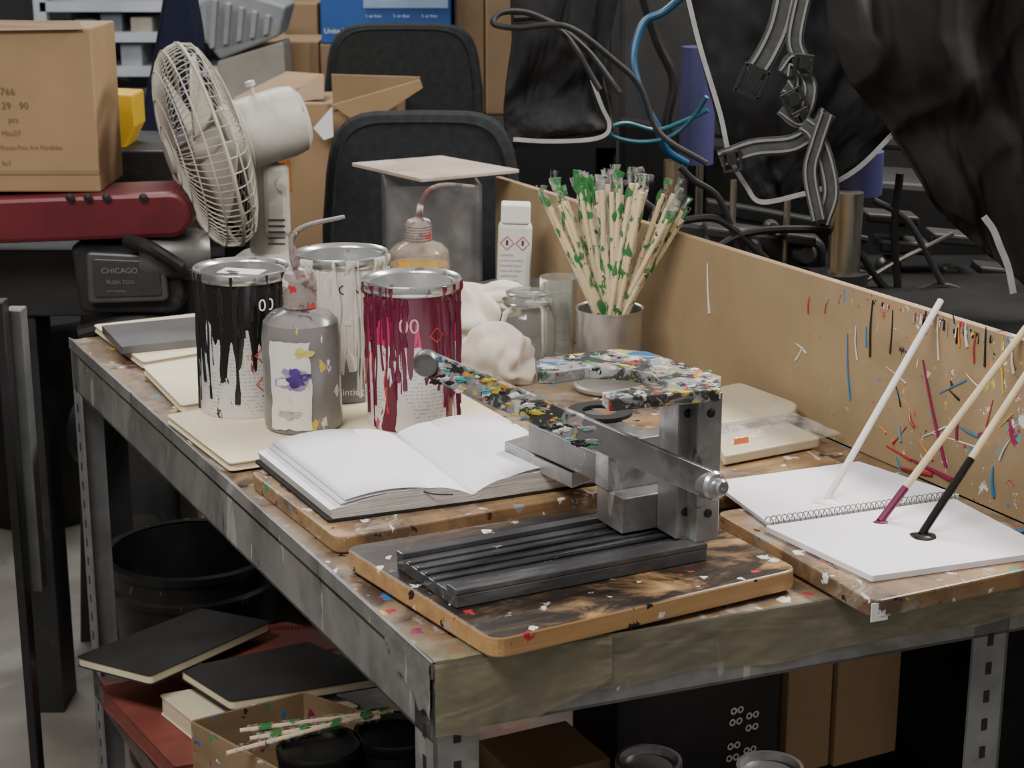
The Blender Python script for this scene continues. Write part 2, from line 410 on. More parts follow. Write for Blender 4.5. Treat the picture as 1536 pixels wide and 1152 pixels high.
nt=acry.node_tree; bb_=nt.nodes['Principled BSDF']; tc_=[n for n in nt.nodes if n.type=='TEX_COORD'][0]
nz_=noisen(nt,tc_.outputs['Object'],12,6,.6,.6); nt.links.new(rampn(nt,nz_.outputs[0],[(.42,(.08,.08,.08)),(.62,(.3,.3,.3)),(.72,(.6,.6,.6))]),bb_.inputs['Alpha'])
palm=splat('palette_board',(.43,.35,.3),.15,8,.6,0,(),[(7,.5,(.35,.27,.22),(1,1,1),3,.12),(26,.64,(.6,.57,.52),(1,1,1),8,.05),(34,.69,(.35,.1,.08),(1,1,1),14),(34,.7,(.2,.2,.3),(1,1,1),20)])
metpaint=splat('paint_caked_steel',(.3,.3,.3),.35,20,.28,.1,(),[(22,.47,(.06,.06,.055),(1,1,1),3,.05),(30,.55,(.6,.59,.56),(1,1,1),9,.05),(40,.585,(.03,.03,.03),(1,1,1),13,.03),(34,.59,(.6,.27,.07),(1,1,1),19,.03),(34,.595,(.07,.25,.12),(1,1,1),25,.03),(34,.605,(.05,.17,.32),(1,1,1),31,.03),(34,.61,(.55,.45,.1),(1,1,1),37,.03),(40,.62,(.4,.05,.05),(1,1,1),41,.02),(50,.62,(.72,.71,.68),(1,1,1),47,.02),(50,.63,(.02,.02,.02),(1,1,1),53,.02)],bs=.9)
metdirty=splat('smudged_steel',(.34,.34,.34),.3,16,.28,.5,(),[(9,.52,(.17,.165,.16),(1,1,1),3,.12),(16,.61,(.05,.05,.05),(1,1,1),6,.06),(18,.63,(.55,.55,.54),(1,1,.5),9,.05),(44,.68,(.65,.64,.62),(1,1,.6),14,.02),(44,.71,(.05,.25,.12),(1,1,.6),19,.02),(44,.71,(.45,.05,.05),(1,1,.6),24,.02)])
metdark=splat('dark_caked_block',(.15,.15,.15),.3,16,.32,.3,(),[(10,.55,(.06,.06,.06),(1,1,1),3,.1),(26,.64,(.5,.5,.48),(1,1,1),9,.04)])
metplate=splat('inky_plate',(.1,.1,.105),.4,9,.17,.3,(),[(6,.5,(.025,.025,.03),(.4,2.5,1),3,.12),(9,.6,(.26,.26,.265),(.3,3,1),9,.12),(30,.69,(.6,.6,.59),(.5,3,1),14,.03),(44,.73,(.1,.3,.35),(1,1,1),19,.02)],rot=ROT)
plated=splat('dark_grey_plate',(.12,.12,.125),.3,9,.35,.3,(),[(9,.58,(.22,.22,.22),(1,1,1),3,.1)])
floorm=splat('concrete',(.17,.155,.135),.3,3,.5,0,(),[(1.5,.52,(.3,.28,.25),(1,1,1),3,.15),(4,.6,(.1,.09,.08),(1,1,1),3,.1)])
wallm=M('wall_dark',(.035,.035,.036),.9,0,.2,2)

def canmat(name,body,drips_,bands=(),extra=None):
    m,nt,b,co=newmat(name); c,n=base(nt,co,body,.06,8)
    s=nt.nodes.new('ShaderNodeSeparateXYZ'); nt.links.new(co,s.inputs[0]); z=s.outputs[2]
    zz=mathn(nt,'MULTIPLY',z,210); fr=mathn(nt,'FRACT',zz); ln=mathn(nt,'LESS_THAN',fr,.42)
    cb=nt.nodes.new('ShaderNodeCombineXYZ'); nt.links.new(mathn(nt,'MULTIPLY',s.outputs[0],1.0),cb.inputs[0]); nt.links.new(mathn(nt,'MULTIPLY',mathn(nt,'FLOOR',zz),.37),cb.inputs[1])
    nz=noisen(nt,cb.outputs[0],330,1); w=mathn(nt,'GREATER_THAN',nz.outputs[0],.48)
    nb=noisen(nt,mapn(nt,co,(1,1,.8)),22,0); blk=mathn(nt,'GREATER_THAN',nb.outputs[0],.48)
    c=mixc(nt,mathn(nt,'MULTIPLY',mathn(nt,'MULTIPLY',mathn(nt,'MULTIPLY',ln,w),blk),.45),c,(.2,.2,.22))
    for (z0,z1,cc) in bands: c=mixc(nt,mathn(nt,'MULTIPLY',mathn(nt,'GREATER_THAN',z,z0),mathn(nt,'LESS_THAN',z,z1)),c,cc)
    if extra: 
        for (ss,t,cc,st,o) in extra: c=patches(nt,c,co,ss,t,cc,st,o,.012)
    for (col,fr_,zt_,amt_,off,p) in drips_:
        nz=noisen(nt,mapn(nt,co,(1,1,.05),(off,off,off)),fr_,0)
        wob=noisen(nt,co,30,4,0,.6)
        v=mathn(nt,'POWER',step(nt,nz.outputs[0],.36,.74),p)
        lim=mathn(nt,'SUBTRACT',zt_,mathn(nt,'MULTIPLY',v,amt_))
        lim=mathn(nt,'ADD',lim,mathn(nt,'MULTIPLY',mathn(nt,'SUBTRACT',wob.outputs[0],.5),.05))
        c=mixc(nt,mathn(nt,'GREATER_THAN',z,lim),c,col)
    fin(nt,b,c,.2,0,n.outputs[0],.05); return m

# ---------------- ROOM ----------------
mk('floor',boxg((0,3,-.05),(9,12,.1)),floorm,kind='structure')
mk('wall_back',boxg((0,6.55,1.5),(9,.1,3)),wallm,kind='structure')
mk('wall_left',boxg((-3.6,3,1.5),(.1,7,3)),wallm,kind='structure')
mk('wall_right',boxg((3.6,3,1.5),(.1,7,3)),wallm,kind='structure')

# ---------------- WORK TABLE ----------------
A=P(650,1000,T); B0=P(1530,855,T); K=P(1536,787,T); Dd=P(105,510,T)
fd=(B0-A).normalized()
def isect(p,d,q,e):
    den=d.x*e.y-d.y*e.x; s=((q.x-p.x)*e.y-(q.y-p.y)*e.x)/den
    return p+d*s
BX=isect(A,fd,K,U); ud=(Dd-A).normalized()
EX=isect(Dd,V,K,U)
table=thing('work_table',((A+BX+EX+Dd)/4).xy.to_3d(),'galvanised steel shelf bench with paint-caked top and taped front','table')
mk('table_top',prismg([A,BX,EX,Dd],T-.02,T+.001,.006),topm,table,bevel=.002)
def seg(p,q,z0,z1,th):
    d=(q-p).normalized(); n=Vector((-d.y,d.x,0))
    return prismg([p,q,q+n*th,p+n*th],z0,z1)
LS=.31
mk('side_rail',merge(seg(Dd,A,T-.075,T+.002,.004),seg(Dd,A,T-.075,T-.072,.025),seg(Dd,A,T-.012,T+.004,-.002)),sidem,table)
mk('front_rail',merge(seg(A,BX,T-.066,T+.002,.004),seg(A,BX,T-.066,T-.063,.025)),galv,table)
mk('back_rail',seg(BX,EX,T-.07,T+.0,.004),galvclean,table); mk('end_rail',seg(EX,Dd,T-.07,T+.0,.004),galvclean,table)
nrm=Vector((fd.y,-fd.x,0))
Lf=(BX-A).length
def tapef(a,b):
    p=A+fd*(.001+a*Lf*.98)
    wv=noise.noise(Vector((a*7,0,2)))
    z=T+.0045-b*(.054+.010*wv)
    return Vector((p.x,p.y,z))+nrm*(.001+.0016*abs(noise.noise(Vector((a*9,b*3+a*9,1))))+.001*abs(noise.noise(Vector((a*14,b*6-a*12,5)))))
mk('packing_tape',gridg(tapef,200,24),tapem,table,smooth=True,ang=180)
def tape2(a,b):
    p=A+fd*(.000+a*.17); z=T+.003-b*(.074-.055*max(0,a-.45)-.014*abs(noise.noise(Vector((a*5,0,8))))-.02*max(0,.2-a))
    return Vector((p.x,p.y,z))+nrm*(.0034+.0022*abs(noise.noise(Vector((a*5,b*2+a*4,3))))+.0012*abs(noise.noise(Vector((a*8,b*8-a*5,3)))))
mk('packing_tape',gridg(tape2,70,24),tapem,table,smooth=True,ang=180)
nl=Vector((-abs(ud.y),-abs(ud.x),0)) if True else None
nl=Vector((-ud.y,ud.x,0)); nl=nl if nl.x<0 else -nl
def tape3(a,b):
    p=A+ud*(a*.10); z=T+.004-b*(.056+.01*noise.noise(Vector((a*6,0,4)))-.03*a)
    return Vector((p.x,p.y,z))+nl*(.0035+.002*abs(noise.noise(Vector((a*8,b*4,3)))))
mk('packing_tape',gridg(tape3,30,14),sidem,table,smooth=True,ang=180)
def tape4(a,b):
    p=A+fd*(.001+a*.16)+ud*(b*.045*(1-.3*a)); return Vector((p.x,p.y,T+.0042+.0016*abs(noise.noise(Vector((a*6,b*4,2))))))
mk('packing_tape',gridg(tape4,30,10),tapem,table,smooth=True,ang=180)
def leg(c,d1,d2,mat=galvclean):
    c=Vector((c.x,c.y,0))
    g=merge(prismg([c,c+d1*.042,c+d1*.042+d2*.003,c+d2*.003],0,T-.004),prismg([c,c+d2*.042,c+d2*.042+d1*.003,c+d1*.003],0,T-.004))
    l=mk('leg',g,mat,table)
    n1=Vector((d1.y,-d1.x,0)); 
    if n1.dot(d2)>0: n1=-n1
    n2=Vector((d2.y,-d2.x,0))
    if n2.dot(d1)>0: n2=-n2
    for dd,nn in ((d1,n1),(d2,n2)):
        sl=[]
        for i in range(24):
            sl.append(prismg([c+dd*.018+nn*.0005,c+dd*.025+nn*.0005,c+dd*.025-nn*.001,c+dd*.018-nn*.001],.06+i*.031,.073+i*.031))
        o=mk('slot_row',merge(*sl),darkmach,l); o['kind']='stuff'
leg(A,fd,ud,galv); leg(Dd,V,-ud); leg(EX,-V,-U)
LR=isect(A,fd,P(1528,860,T),U); leg(LR,-fd,U,galvclean)
redshelf=splat('shelf_edge',(.13,.1,.095),.3,9,.5,.1,(),[(8,.52,(.2,.085,.075),(1,1,1),3,.1),(10,.58,(.2,.2,.205),(1,1,1),7,.05)])
mk('lower_shelf',merge(prismg([A,BX,EX,Dd],LS-.012,LS),seg(Dd,A,LS-.045,LS+.004,.003),seg(A,BX,LS-.045,LS+.004,.003)),redshelf,table)

backb=mk('backboard',seg(K-U*.28,EX,T+.0015,T+.198,-.012),mdfp,None,bevel=.001,label='tan fibreboard splash guard spattered with paint along the table',cat='board')
n_=Vector((-V.x,-V.y,0))
def bpt(px,py):
    r=ray(px,py); o=Vector((0,0,CZ)); t=(K-o).dot(n_)/r.dot(n_)
    return o+r*t+n_*.001
drips=[((1062,395),(1065,470),WHT,.0016),((1310,450),(1306,535),BLK,.0015),((1340,465),(1336,530),BLK,.0012),((1272,500),(1276,600),BLU,.0011),((1300,490),(1300,520),BLU,.0012),((1440,480),(1440,520),ORG,.0012),((1385,540),(1420,700),MAG,.0020),((1370,690),(1430,720),MAG,.0028),((1285,488),(1287,540),WHT,.001),((1480,490),(1478,550),BLK,.0013),((1465,500),(1462,545),RED,.0012),((1490,700),(1492,745),BLU,.002),((1350,640),(1352,662),TEAL,.0018),((1400,650),(1470,672),WHT,.001),((1505,500),(1506,590),YEL,.0010),((1215,445),(1213,470),RED,.0009),((1205,520),(1195,540),WHT,.0015),((1360,640),(1340,665),RED,.0014),((1385,655),(1420,640),WHT,.0012),((1425,585),(1440,600),BLK,.0012),((1320,640),(1330,650),ORG,.0016),((1350,700),(1400,712),RED,.002),((1430,470),(1432,500),BLK,.0013),((1408,475),(1409,540),WHT,.0012),((1450,482),(1452,520),WHT,.0016),((1520,520),(1522,560),WHT,.0016),((1390,466),(1389,500),BLK,.0013),((1195,515),(1210,530),WHT,.0012),((1450,560),(1475,585),WHT,.0010),((1490,600),(1480,640),RED,.001),((1345,580),(1352,610),BLK,.001),((1410,590),(1450,570),BLU,.001),((1500,640),(1520,620),YEL,.001),((1365,620),(1372,640),RED,.0018),((1440,620),(1436,660),MAG,.0016),((1515,660),(1500,690),WHT,.0012),((1330,550),(1360,575),WHT,.0008),((1240,455),(1238,470),RED,.0008),((1380,660),(1400,690),ORG,.0018),((1330,668),(1368,690),RED,.0016),((1345,685),(1352,705),BLU,.0014),((1440,640),(1468,655),BLU,.0014)]
pm={}
def pmat(c):
    if c not in pm: pm[c]=M('paint_%d'%len(pm),c,.3,0,.1)
    return pm[c]
for (a,b_,c,r) in drips:
    p=bpt(*a);q=bpt(*b_)
    mid=(p+q)/2+Vector((random.uniform(-.002,.002),0,0))
    mk('paint_drip',tubeg([p,mid,q],lambda t,r=r:r*(.5+.6*t),8,k=4),pmat(c),backb,smooth=True)
for i in range(42):
    px=random.triangular(1250,1535,1440); top=338+.31*(px-960)
    L=random.uniform(.003,.018)*random.uniform(.3,1.2); c=random.choice([WHT,BLK,WHT,WHT,BLK,WHT,YEL,RED,GRY])
    rr_=random.uniform(.0005,.0016)
    p=bpt(px,top+random.uniform(0,5)); mk('paint_drip',tubeg([p,p-Z*L*.6,p-Z*L],lambda t:rr_*(.6+.5*t),7,k=3),pmat(c),backb,smooth=True)

mk('wooden_board',prismp([(514,820),(740,960),(1200,853),(985,744)],T+.006,T+.026,.018),boardA,bevel=.002,label='ink-stained bamboo board carrying the steel clamp',cat='board')
mk('wooden_board',prismp([(505,808),(958,727),(838,642),(374,707)],T+.002,T+.02,.015),boardB,bevel=.002,label='paint-splattered wooden board beneath the open notebook',cat='board')
mk('wooden_board',prismp([(1310,903),(1590,843),(1345,722),(1072,768)],T+.006,T+.024,.015),boardB,bevel=.002,label='paint-splattered wooden board beneath the spiral notebook',cat='board')
mk('wooden_board',prismp([(862,642),(1066,750),(1300,710),(1075,606)],T+.002,T+.016,.015),boardB,bevel=.002,label='old paint-covered wooden board behind the clamp',cat='board')
ZB=T+.024
st=P(1318,915,T+.012)
mk('sticker',boxg(st+Vector((.0,-.004,0)),(.018,.001,.018),fd,ud,Z),ink,None,label='small white torn sticker on the board edge',cat='sticker')

def closed_book(pxs,z0,th,cov,pg,label,group=None,cat='notebook',rr=.008):
    pts=[P(x,y,z0+th) for x,y in pxs]; c=sum(pts,Vector())/4
    e=thing('notebook',(c.x,c.y,z0),label,cat,group)
    mk('cover',merge(prismg(pts,z0+th-.0015,z0+th,rr),prismg(pts,z0,z0+.0015,rr)),cov,e)
    ins=[c+(p-c)*.985 for p in pts]
    mk('page_block',prismg(ins,z0+.0014,z0+th-.0014,rr),pg,e)
    return e
Z0=T+.0045
closed_book([(140,487),(214,543),(400,512),(310,468)],Z0,.010,cream,cream,'cream softcover notebook under a dark steel block')
closed_book([(214,549),(272,608),(420,585),(330,530)],Z0,.010,cream,cream,'cream softcover notebook beside the black ink can')
closed_book([(249,622),(344,695),(770,634),(640,560)],Z0,.010,cream,cream,'large cream notebook under the ink cans')
ZN=Z0+.0102
mk('steel_block',prismg([P(152,488,ZN+.012),P(182,520,ZN+.012),P(320,506,ZN+.012),P(300,474,ZN+.012)],ZN,ZN+.012,.003),plated,bevel=.001,label='dark grey flat steel block on a cream notebook',cat='metal block')

# ---------------- CANS ----------------
def can(px,py,wpx,pytop,z,bodymat,label,rimmat=rimm,inside=chrome,depth=.05):
    c=P(px,py,z); r=wpx/2/S(c); h=HT(c,pytop)
    e=thing('ink_can',c,label,'paint can','open ink cans on the cream notebook')
    mk('body',latheg([(0,0),(r*.97,0),(r*.985,.002),(r,.005),(r,h-.012),(r*1.01,h-.010)],c,64),bodymat,e,smooth=True)
    mk('rim',latheg([(r*1.0,h-.013),(r*1.035,h-.012),(r*1.055,h-.008),(r*1.055,h-.002),(r*1.03,h+.001),(r*.99,h),(r*.93,h-.004),(r*.91,h-.009),(r*.90,h-.004),(r*.885,h-.004),(r*.88,h-depth)],c,64),rimmat,e,smooth=True,ang=50)
    mk('ink_surface',latheg([(r*.885,h-depth),(0,h-depth)],c,48),inside,e,smooth=True)
    return e,c,r,h
def cdrips(e,c,r,h,col,n,lmin,lmax,w,seed,z1=None,rim=0):
    rnd=random.Random(seed)
    for i in range(n):
        th=math.radians(-90)+rnd.uniform(-1.5,1.5); L=rnd.uniform(lmin,lmax)*(rnd.random()**.5); zt=(z1 or h-.008)-rnd.uniform(0,.02)
        pts=[]; wob=rnd.uniform(-.09,.09)
        if i<rim: 
            for zr in (h-.0005,h-.007): pts.append(Vector((c.x+r*1.055*math.cos(th),c.y+r*1.055*math.sin(th),c.z+zr)))
            zt=h-.016
        for k in range(6):
            t=k/5; a=th+wob*math.sin(t*3)+rnd.uniform(-.02,.02); pts.append(Vector((c.x+(r+.0002)*math.cos(a),c.y+(r+.0002)*math.sin(a),max(c.z+.003,c.z+zt-L*t))))
        ww=w*rnd.uniform(.4,1.9); k1=rnd.uniform(0,6)
        mk('paint_drip',tubeg(pts,lambda t:ww*(1-.45*t+.25*math.sin(t*9+k1) if t<.88 else .95),8,k=4,flat=.5),pmat(col),e,smooth=True)
DM=(.11,.004,.028); WD=(.72,.69,.63)
bm=canmat('label_black_can',(.66,.65,.64),[((.012,.012,.013),40,.14,.10,1,1.2),((.012,.012,.013),85,.13,.08,4,1.2)],[(.125,.3,(.02,.02,.022))],extra=[(17,.585,(.02,.02,.02),(1,1,.35),3),(26,.67,(.3,.03,.03),(1,1,.4),9)])
wm=canmat('label_white_can',(.17,.17,.21),[(WD,45,.14,.14,1,1.1),(WD,90,.15,.12,4,1.1)],[(.06,.12,(.42,.4,.4)),(.135,.3,(.42,.4,.4))])
rm=canmat('label_red_can',(.68,.65,.64),[(DM,40,.16,.12,1,1.2),(DM,85,.16,.11,5,1.2)],[(.108,.145,(.55,.02,.12)),(.145,.3,DM)],extra=[(15,.55,DM,(1,1,.35),3),(22,.63,(.45,.05,.18),(1,1,.5),9),(24,.69,(.6,.05,.03),(1,1,.4),15)])
e,c,r,h=can(371,610,138,400,ZN,bm,'open ink can with black drips running over a white label')
cdrips(e,c,r,h,BLK,32,.08,.19,.0021,3,None,8)
cm=cylmap(c,r+.0014,math.radians(-90),c.z)
mk('printed_text',textg('00',.022,lambda x,y:cm(x+.028,y+.138)),ink,e)
for yy in (.082,.045):
    d,i=diamondg(cm,.034,yy,.013,.08); mk('hazard_symbol',d,inkr,e); mk('hazard_symbol',i,inkb,e)
mk('torn_label',boxg(c+Vector((.0,-.0,h-.006)),(.055,.03,.001),Vector((1,-.25,0)),Vector((.25,1,0))),splat('torn_label',(.7,.66,.64),.1,10,.6,0,[(60,1.0,[BLK,RED,BLK],(1,1,1),2)]),e)
e,c,r,h=can(517,588,134,378,ZN,wm,'open ink can coated with thick white drips',depth=.04)
cdrips(e,c,r,h,WD,44,.1,.21,.003,5,None,14)
cm=cylmap(c,r+.0008,math.radians(-90),c.z)
mk('printed_text',textg('inting Ink',.013,lambda x,y:cm(x+.003,y+.012)),ink,e)
mk('printed_text',textg('RO  ONO',.018,lambda x,y:cm(x-.035,y+.145)),inkb,e)
e,c,r,h=can(621,630,140,417,ZN,rm,'open ink can smeared with dark magenta drips',depth=.03)
cdrips(e,c,r,h,DM,40,.1,.21,.0022,8,None,10)
cdrips(e,c,r,h,(.45,.04,.04),5,.04,.08,.0011,18,.1)
cm=cylmap(c,r+.0008,math.radians(-90),c.z)
mk('printed_text',textg('00',.026,lambda x,y:cm(x-.014,y+.126)),pinkp,e)
d,i=diamondg(cm,.034,.122,.010,.08); mk('hazard_symbol',d,inkr,e)

def squeeze(px,py,wpx,pysh,pycap,z,body,capm,label,spout,squat=1.0):
    c=P(px,py,z); r=wpx/2/S(c); hs=HT(c,pysh); hc=HT(c,pycap)
    e=thing('squeeze_bottle',c,label,'bottle')
    mk('body',latheg([(0,0),(r*.9,0),(r*.98,.004),(r,.012),(r*.985,hs*.4),(r,hs*.8),(r*.95,hs*.93),(r*.75,hs),(r*.4,hs+.006),(r*.36,hs+.01),(0,hs+.01)],c,48),body,e,smooth=True)
    rib=[(r*.42,hs+.006)]
    for k in range(6): rib+= [(r*.44,hs+.008+k*(hc-hs-.012)/6),(r*.42,hs+.0085+(k+.5)*(hc-hs-.012)/6)]
    mk('cap',latheg(rib+[(r*.36,hc),(r*.14,hc+.004),(0,hc+.004)],c,24),capm,e,smooth=True)
    Y=c.y; pts=[c+Z*hc]+[D(x,y,Y) for x,y in spout]
    mk('spout',tubeg(pts,lambda t:.0055-.003*t,10,k=6),capm,e,smooth=True)
    return e,c,r
capd=splat('worn_cap',(.25,.21,.19),.3,30,.5,0,[(100,.9,[WHT,RED,WHT,(.2,.1,.1)],(1,1,1),3)],[(22,.56,(.13,.08,.08),(1,1,1),3),(30,.66,(.55,.5,.48),(1,1,1),8)])
sqe,c,r=squeeze(456,638,117,468,408,ZN,frost,capd,'grubby translucent squeeze bottle with bent spout and white label',[(440,388),(440,355),(462,338),(517,325)])
cm=cylmap(c,r+.001,math.radians(-90),c.z)
labm=splat('smeared_label',(.72,.7,.64),.08,10,.6,0,(),[(12,.53,(.58,.54,.48),(1,1,.6),14,.1),(12,.6,(.66,.58,.2),(1,1,.6),8,.08),(34,.66,(.4,.33,.38),(1,1,1),20,.04)])
lb=mk('label',patchg(cm,-.038,.016,.008,.118,14,.004),labm,sqe,smooth=True)
cm2=cylmap(c,r+.0016,math.radians(-90),c.z)
def stain(cx,cy,rx,ry,seed,lift=0):
    cmx=cylmap(c,r+.0016+lift,math.radians(-90),c.z)
    vs=[cmx(cx,cy)];n=40
    for k in range(n):
        a=2*math.pi*k/n; q_=1+.9*noise.noise(Vector((math.cos(a)*1.4,math.sin(a)*1.4,seed)))+.25*noise.noise(Vector((math.cos(a)*5,math.sin(a)*5,seed))); vs.append(cmx(cx+rx*q_*math.cos(a),cy+ry*q_*math.sin(a)))
    return vs,[(0,k+1,(k+1)%n+1) for k in range(n)]
mk('paint_smear',stain(-.004,.071,.021,.013,1),M('lilac_smear',(.3,.24,.42),.4,0,.3,40),sqe)
mk('paint_smear',stain(.0,.072,.013,.010,2,.0004),M('purple_smear',(.07,.035,.2),.4,0,.6,40),sqe)
mk('paint_smear',stain(.006,.104,.010,.006,9),M('yellow_smear',(.68,.58,.14),.4,0,.3,50),sqe)
mk('paint_smear',stain(-.012,.028,.014,.005,12),M('grey_smear',(.42,.37,.36),.5,0,.4,50),sqe)

# ---------------- BACK OF TABLE ----------------
c=P(648,462,T+.001); h=HT(c,268); 
bx1=Vector((1,.12,0)).normalized(); by1=Vector((-.12,1,0)).normalized()
wt=.004; hw=.075
mk('acrylic_container',merge(*[boxg(c+bx1*sx*(hw-wt/2)+Z*h/2,(wt,.15,h-.001),bx1,by1,Z) for sx in (-1,1)],*[boxg(c+by1*sy*(hw-wt/2)+Z*h/2,(.15-2*wt,wt,h-.001),bx1,by1,Z) for sy in (-1,1)],boxg(c+Z*.002,(.15,.15,.003),bx1,by1,Z)),acry,label='smeared clear acrylic container beneath a palette board',cat='container')
zt=c.z+h
mk('palette_board',prismg([P(527,244,zt+.006),P(632,268,zt+.006),P(780,254,zt+.006),P(662,233,zt+.006)],zt,zt+.006,.004),palm,bevel=.001,label='thin stained square palette board resting on the container',cat='board')
sqe2,c,r=squeeze(630,500,92,366,330,T+.001,glassm('amber_clear',(.6,.52,.42),.3,.06),capd,'small clear squeeze bottle with bent spout and orange label',[(632,305),(645,285),(670,277),(712,280)])
hq=HT(c,395)
mk('liquid',latheg([(0,.004),(r*.93,.004),(r*.93,hq),(0,hq)],c,32),M('amber_liquid',(.45,.26,.06),.15,0,.2),sqe2,smooth=True)
cm=cylmap(c,r+.001,math.radians(-90),c.z)
mk('label',patchg(cm,-.03,.032,hq-.012,hq+.012,14,.004),splat('orange_label',(.62,.42,.1),.2,10,.6,0,(),[(30,.5,(.75,.4,.04),(1,1,1),3),(40,.62,(.7,.6,.1),(1,1,1),8)]),sqe2)

ra=P(672,522,T+.001)
mk('cotton_rag',blobg(ra+Z*.04,.066,.045,.066,.32,1.2,3.1,T+.0015,128,90),ragm,smooth=True,ang=180,label='crumpled cream cotton rag heaped behind the cans',cat='rag',group='crumpled rags')
rb=P(742,574,T+.001)
mk('cotton_rag',blobg(rb+Z*.026,.054,.045,.052,.32,1.3,8.3,T+.0015,128,90),ragm2,smooth=True,ang=180,label='crumpled stained rag beside the magenta ink can',cat='rag',group='crumpled rags')
mk('cotton_rag',blobg(P(742,515,T+.001)+Z*.07,.06,.03,.022,.34,1.4,5.3,T+.05,110,80),ragm,smooth=True,ang=180,label='cream cotton rag draped over the steel bowl',cat='rag',group='crumpled rags')
cbw=P(782,488,T+.001)
mk('steel_bowl',latheg([(0,0),(.035,0),(.055,.02),(.068,.05),(.071,.062),(.066,.062),(.062,.05),(.05,.022),(0,.004)],cbw,48),steel,smooth=True,label='small stainless steel bowl holding a white bottle',cat='bowl')
wb=cbw+Z*.008+Vector((-.014,0,0)); ht=HT(wb,332)
whb=thing('product_bottle',wb,'white plastic bottle with hazard diamonds standing in bowl','bottle')
lean=Vector((.03,0,1)).normalized(); ex=Vector((1,0,-.03)).normalized(); ey=Vector((0,1,0))
mk('body',boxg(wb+lean*ht/2,(.052,.032,ht),ex,ey,lean),botw,whb,bevel=.008)
mk('cap',boxg(wb+lean*(ht+.014),(.045,.036,.03),ex,ey,lean),whitestick,whb,bevel=.003)
pmn=planemap(wb+Vector((0,-.017,0)),ex,lean)
for sx in (-.012,.012):
    d,i=diamondg(pmn,sx,ht*.8,.0115,.08); mk('hazard_symbol',d,inkr,whb); mk('hazard_symbol',i,inkb,whb)
for k,t_ in enumerate(['DANGER','screen wash fluid','flammable liquid','keep well closed','ventilate area','store upright']): mk('printed_text',textg(t_,.005,lambda x,y,k=k:pmn(x-.022,y+ht*.67-k*.008)),inkg,whb)
cj=P(791,545,T+.001); hj=HT(cj,440); rj=40/S(cj)
jar=thing('glass_jar',cj,'stoppered clear glass jar standing by the rag','jar')
outp=[(0,0),(.95,0),(1,.05),(1,.6),(.92,.72),(.78,.78),(.76,.84),(.9,.85),(.9,.87),(.7,.87)]
inp=[(.68,.83),(.7,.77),(.84,.71),(.93,.6),(.93,.06),(0,.05)]
mk('body',latheg([(a*rj,b*hj) for a,b in outp+inp],cj,48),clear,jar,smooth=True)
mk('lid',latheg([(0,.875*hj),(rj*.88,hj*.875),(rj*.95,hj*.89),(rj*.95,hj*.92),(rj*.6,hj*.94),(rj*.55,hj*.96),(rj*.8,hj*.99),(rj*.82,hj*1.02),(rj*.7,hj*1.04),(0,hj*1.04)],cj,40),clear,jar,smooth=True)
cg=P(838,540,T+.001); hg=HT(cg,415)
mk('glass_beaker',latheg([(0,.003),(.024,.003),(.026,hg),(.028,hg),(.026,0),(0,0)],cg,40),clear,smooth=True,label='tall clear glass beaker between the jar and the cup',cat='glass')

cc=P(913,560,T+.001); rc=49/S(cc); hc=HT(cc,462)
mk('steel_cup',latheg([(0,0),(rc*.98,0),(rc,.003),(rc,hc),(rc*1.03,hc+.001),(rc*1.03,hc-.002),(rc*.97,hc-.001),(rc*.97,.003),(0,.003)],cc,48),steel,smooth=True,label='stainless steel cup full of wrapped wooden sticks',cat='cup')
def sleevem():
    m,nt,b,co=newmat('printed_sleeve')
    nz=noisen(nt,mapn(nt,co,(1,1,.8)),48,1); g=step(nt,nz.outputs[0],.59,.605)
    nz2=noisen(nt,mapn(nt,co,(1,1,1),(4,4,4)),100,2); wv=step(nt,nz2.outputs[0],.69,.70)
    c=mixc(nt,g,(.85,.85,.8),(.035,.22,.06)); c=mixc(nt,wv,c,(.01,.05,.02))
    wr=noisen(nt,mapn(nt,co,(1,1,.3)),160,2)
    a=mathn(nt,'ADD',mathn(nt,'MULTIPLY',mathn(nt,'MAXIMUM',g,wv),.75),mathn(nt,'MULTIPLY',step(nt,wr.outputs[0],.45,.7),.3))
    nt.links.new(c,b.inputs['Base Color']); nt.links.new(a,b.inputs['Alpha']); b.inputs['Roughness'].default_value=.1
    return m
slm=sleevem()
clumps=[(812,5),(838,4),(872,6),(900,5),(925,6),(955,5),(1000,4),(1026,5)]
def cupstick(px,L,offy):
    offx=(px-913)/S(cc)*.93
    bx=-offx*.22+random.uniform(-.008,.008); by=-offy*.3+random.uniform(-.008,.008)
    p0=cc+Vector((bx,by,.004)); hz=math.sqrt(L*L-(offx-bx)**2-(offy-by)**2)
    p1=cc+Vector((offx,offy,hz))
    f=hc/hz; q=p0+(p1-p0)*f
    rr=math.hypot(q.x-cc.x,q.y-cc.y)
    if rr>rc*.9:
        k=(rr-rc*.88)/rr; p0=p0+Vector((-(q.x-cc.x)*k,-(q.y-cc.y)*k,0)); p1=p1+Vector((-(q.x-cc.x)*k,-(q.y-cc.y)*k,0))
    e=thing('wrapped_stick',p0,'wooden stick in clear sleeve with green print in steel cup','stick','wrapped wooden sticks in the steel cup')
    d=(p1-p0)
    mk('stick',tubeg([p0,p0+d*.96],.0035,8,raw=True),wood,e,smooth=True)
    s0=p0+d*.25; pts=[s0+d*.79*k/18+Vector((random.uniform(-.0012,.0012)*(1+2*(k>15)),0,0)) for k in range(19)]
    ph=random.random()*9; fl_=random.uniform(0,5)
    rf=lambda tt:(.0050+.0025*math.sin(tt*24+ph)**2)*(1.0 if tt<.92 else 1+ (tt-.92)*fl_)
    mk('plastic_sleeve',tubeg(pts,rf,8,raw=True,flat=.55),slm,e,smooth=True)
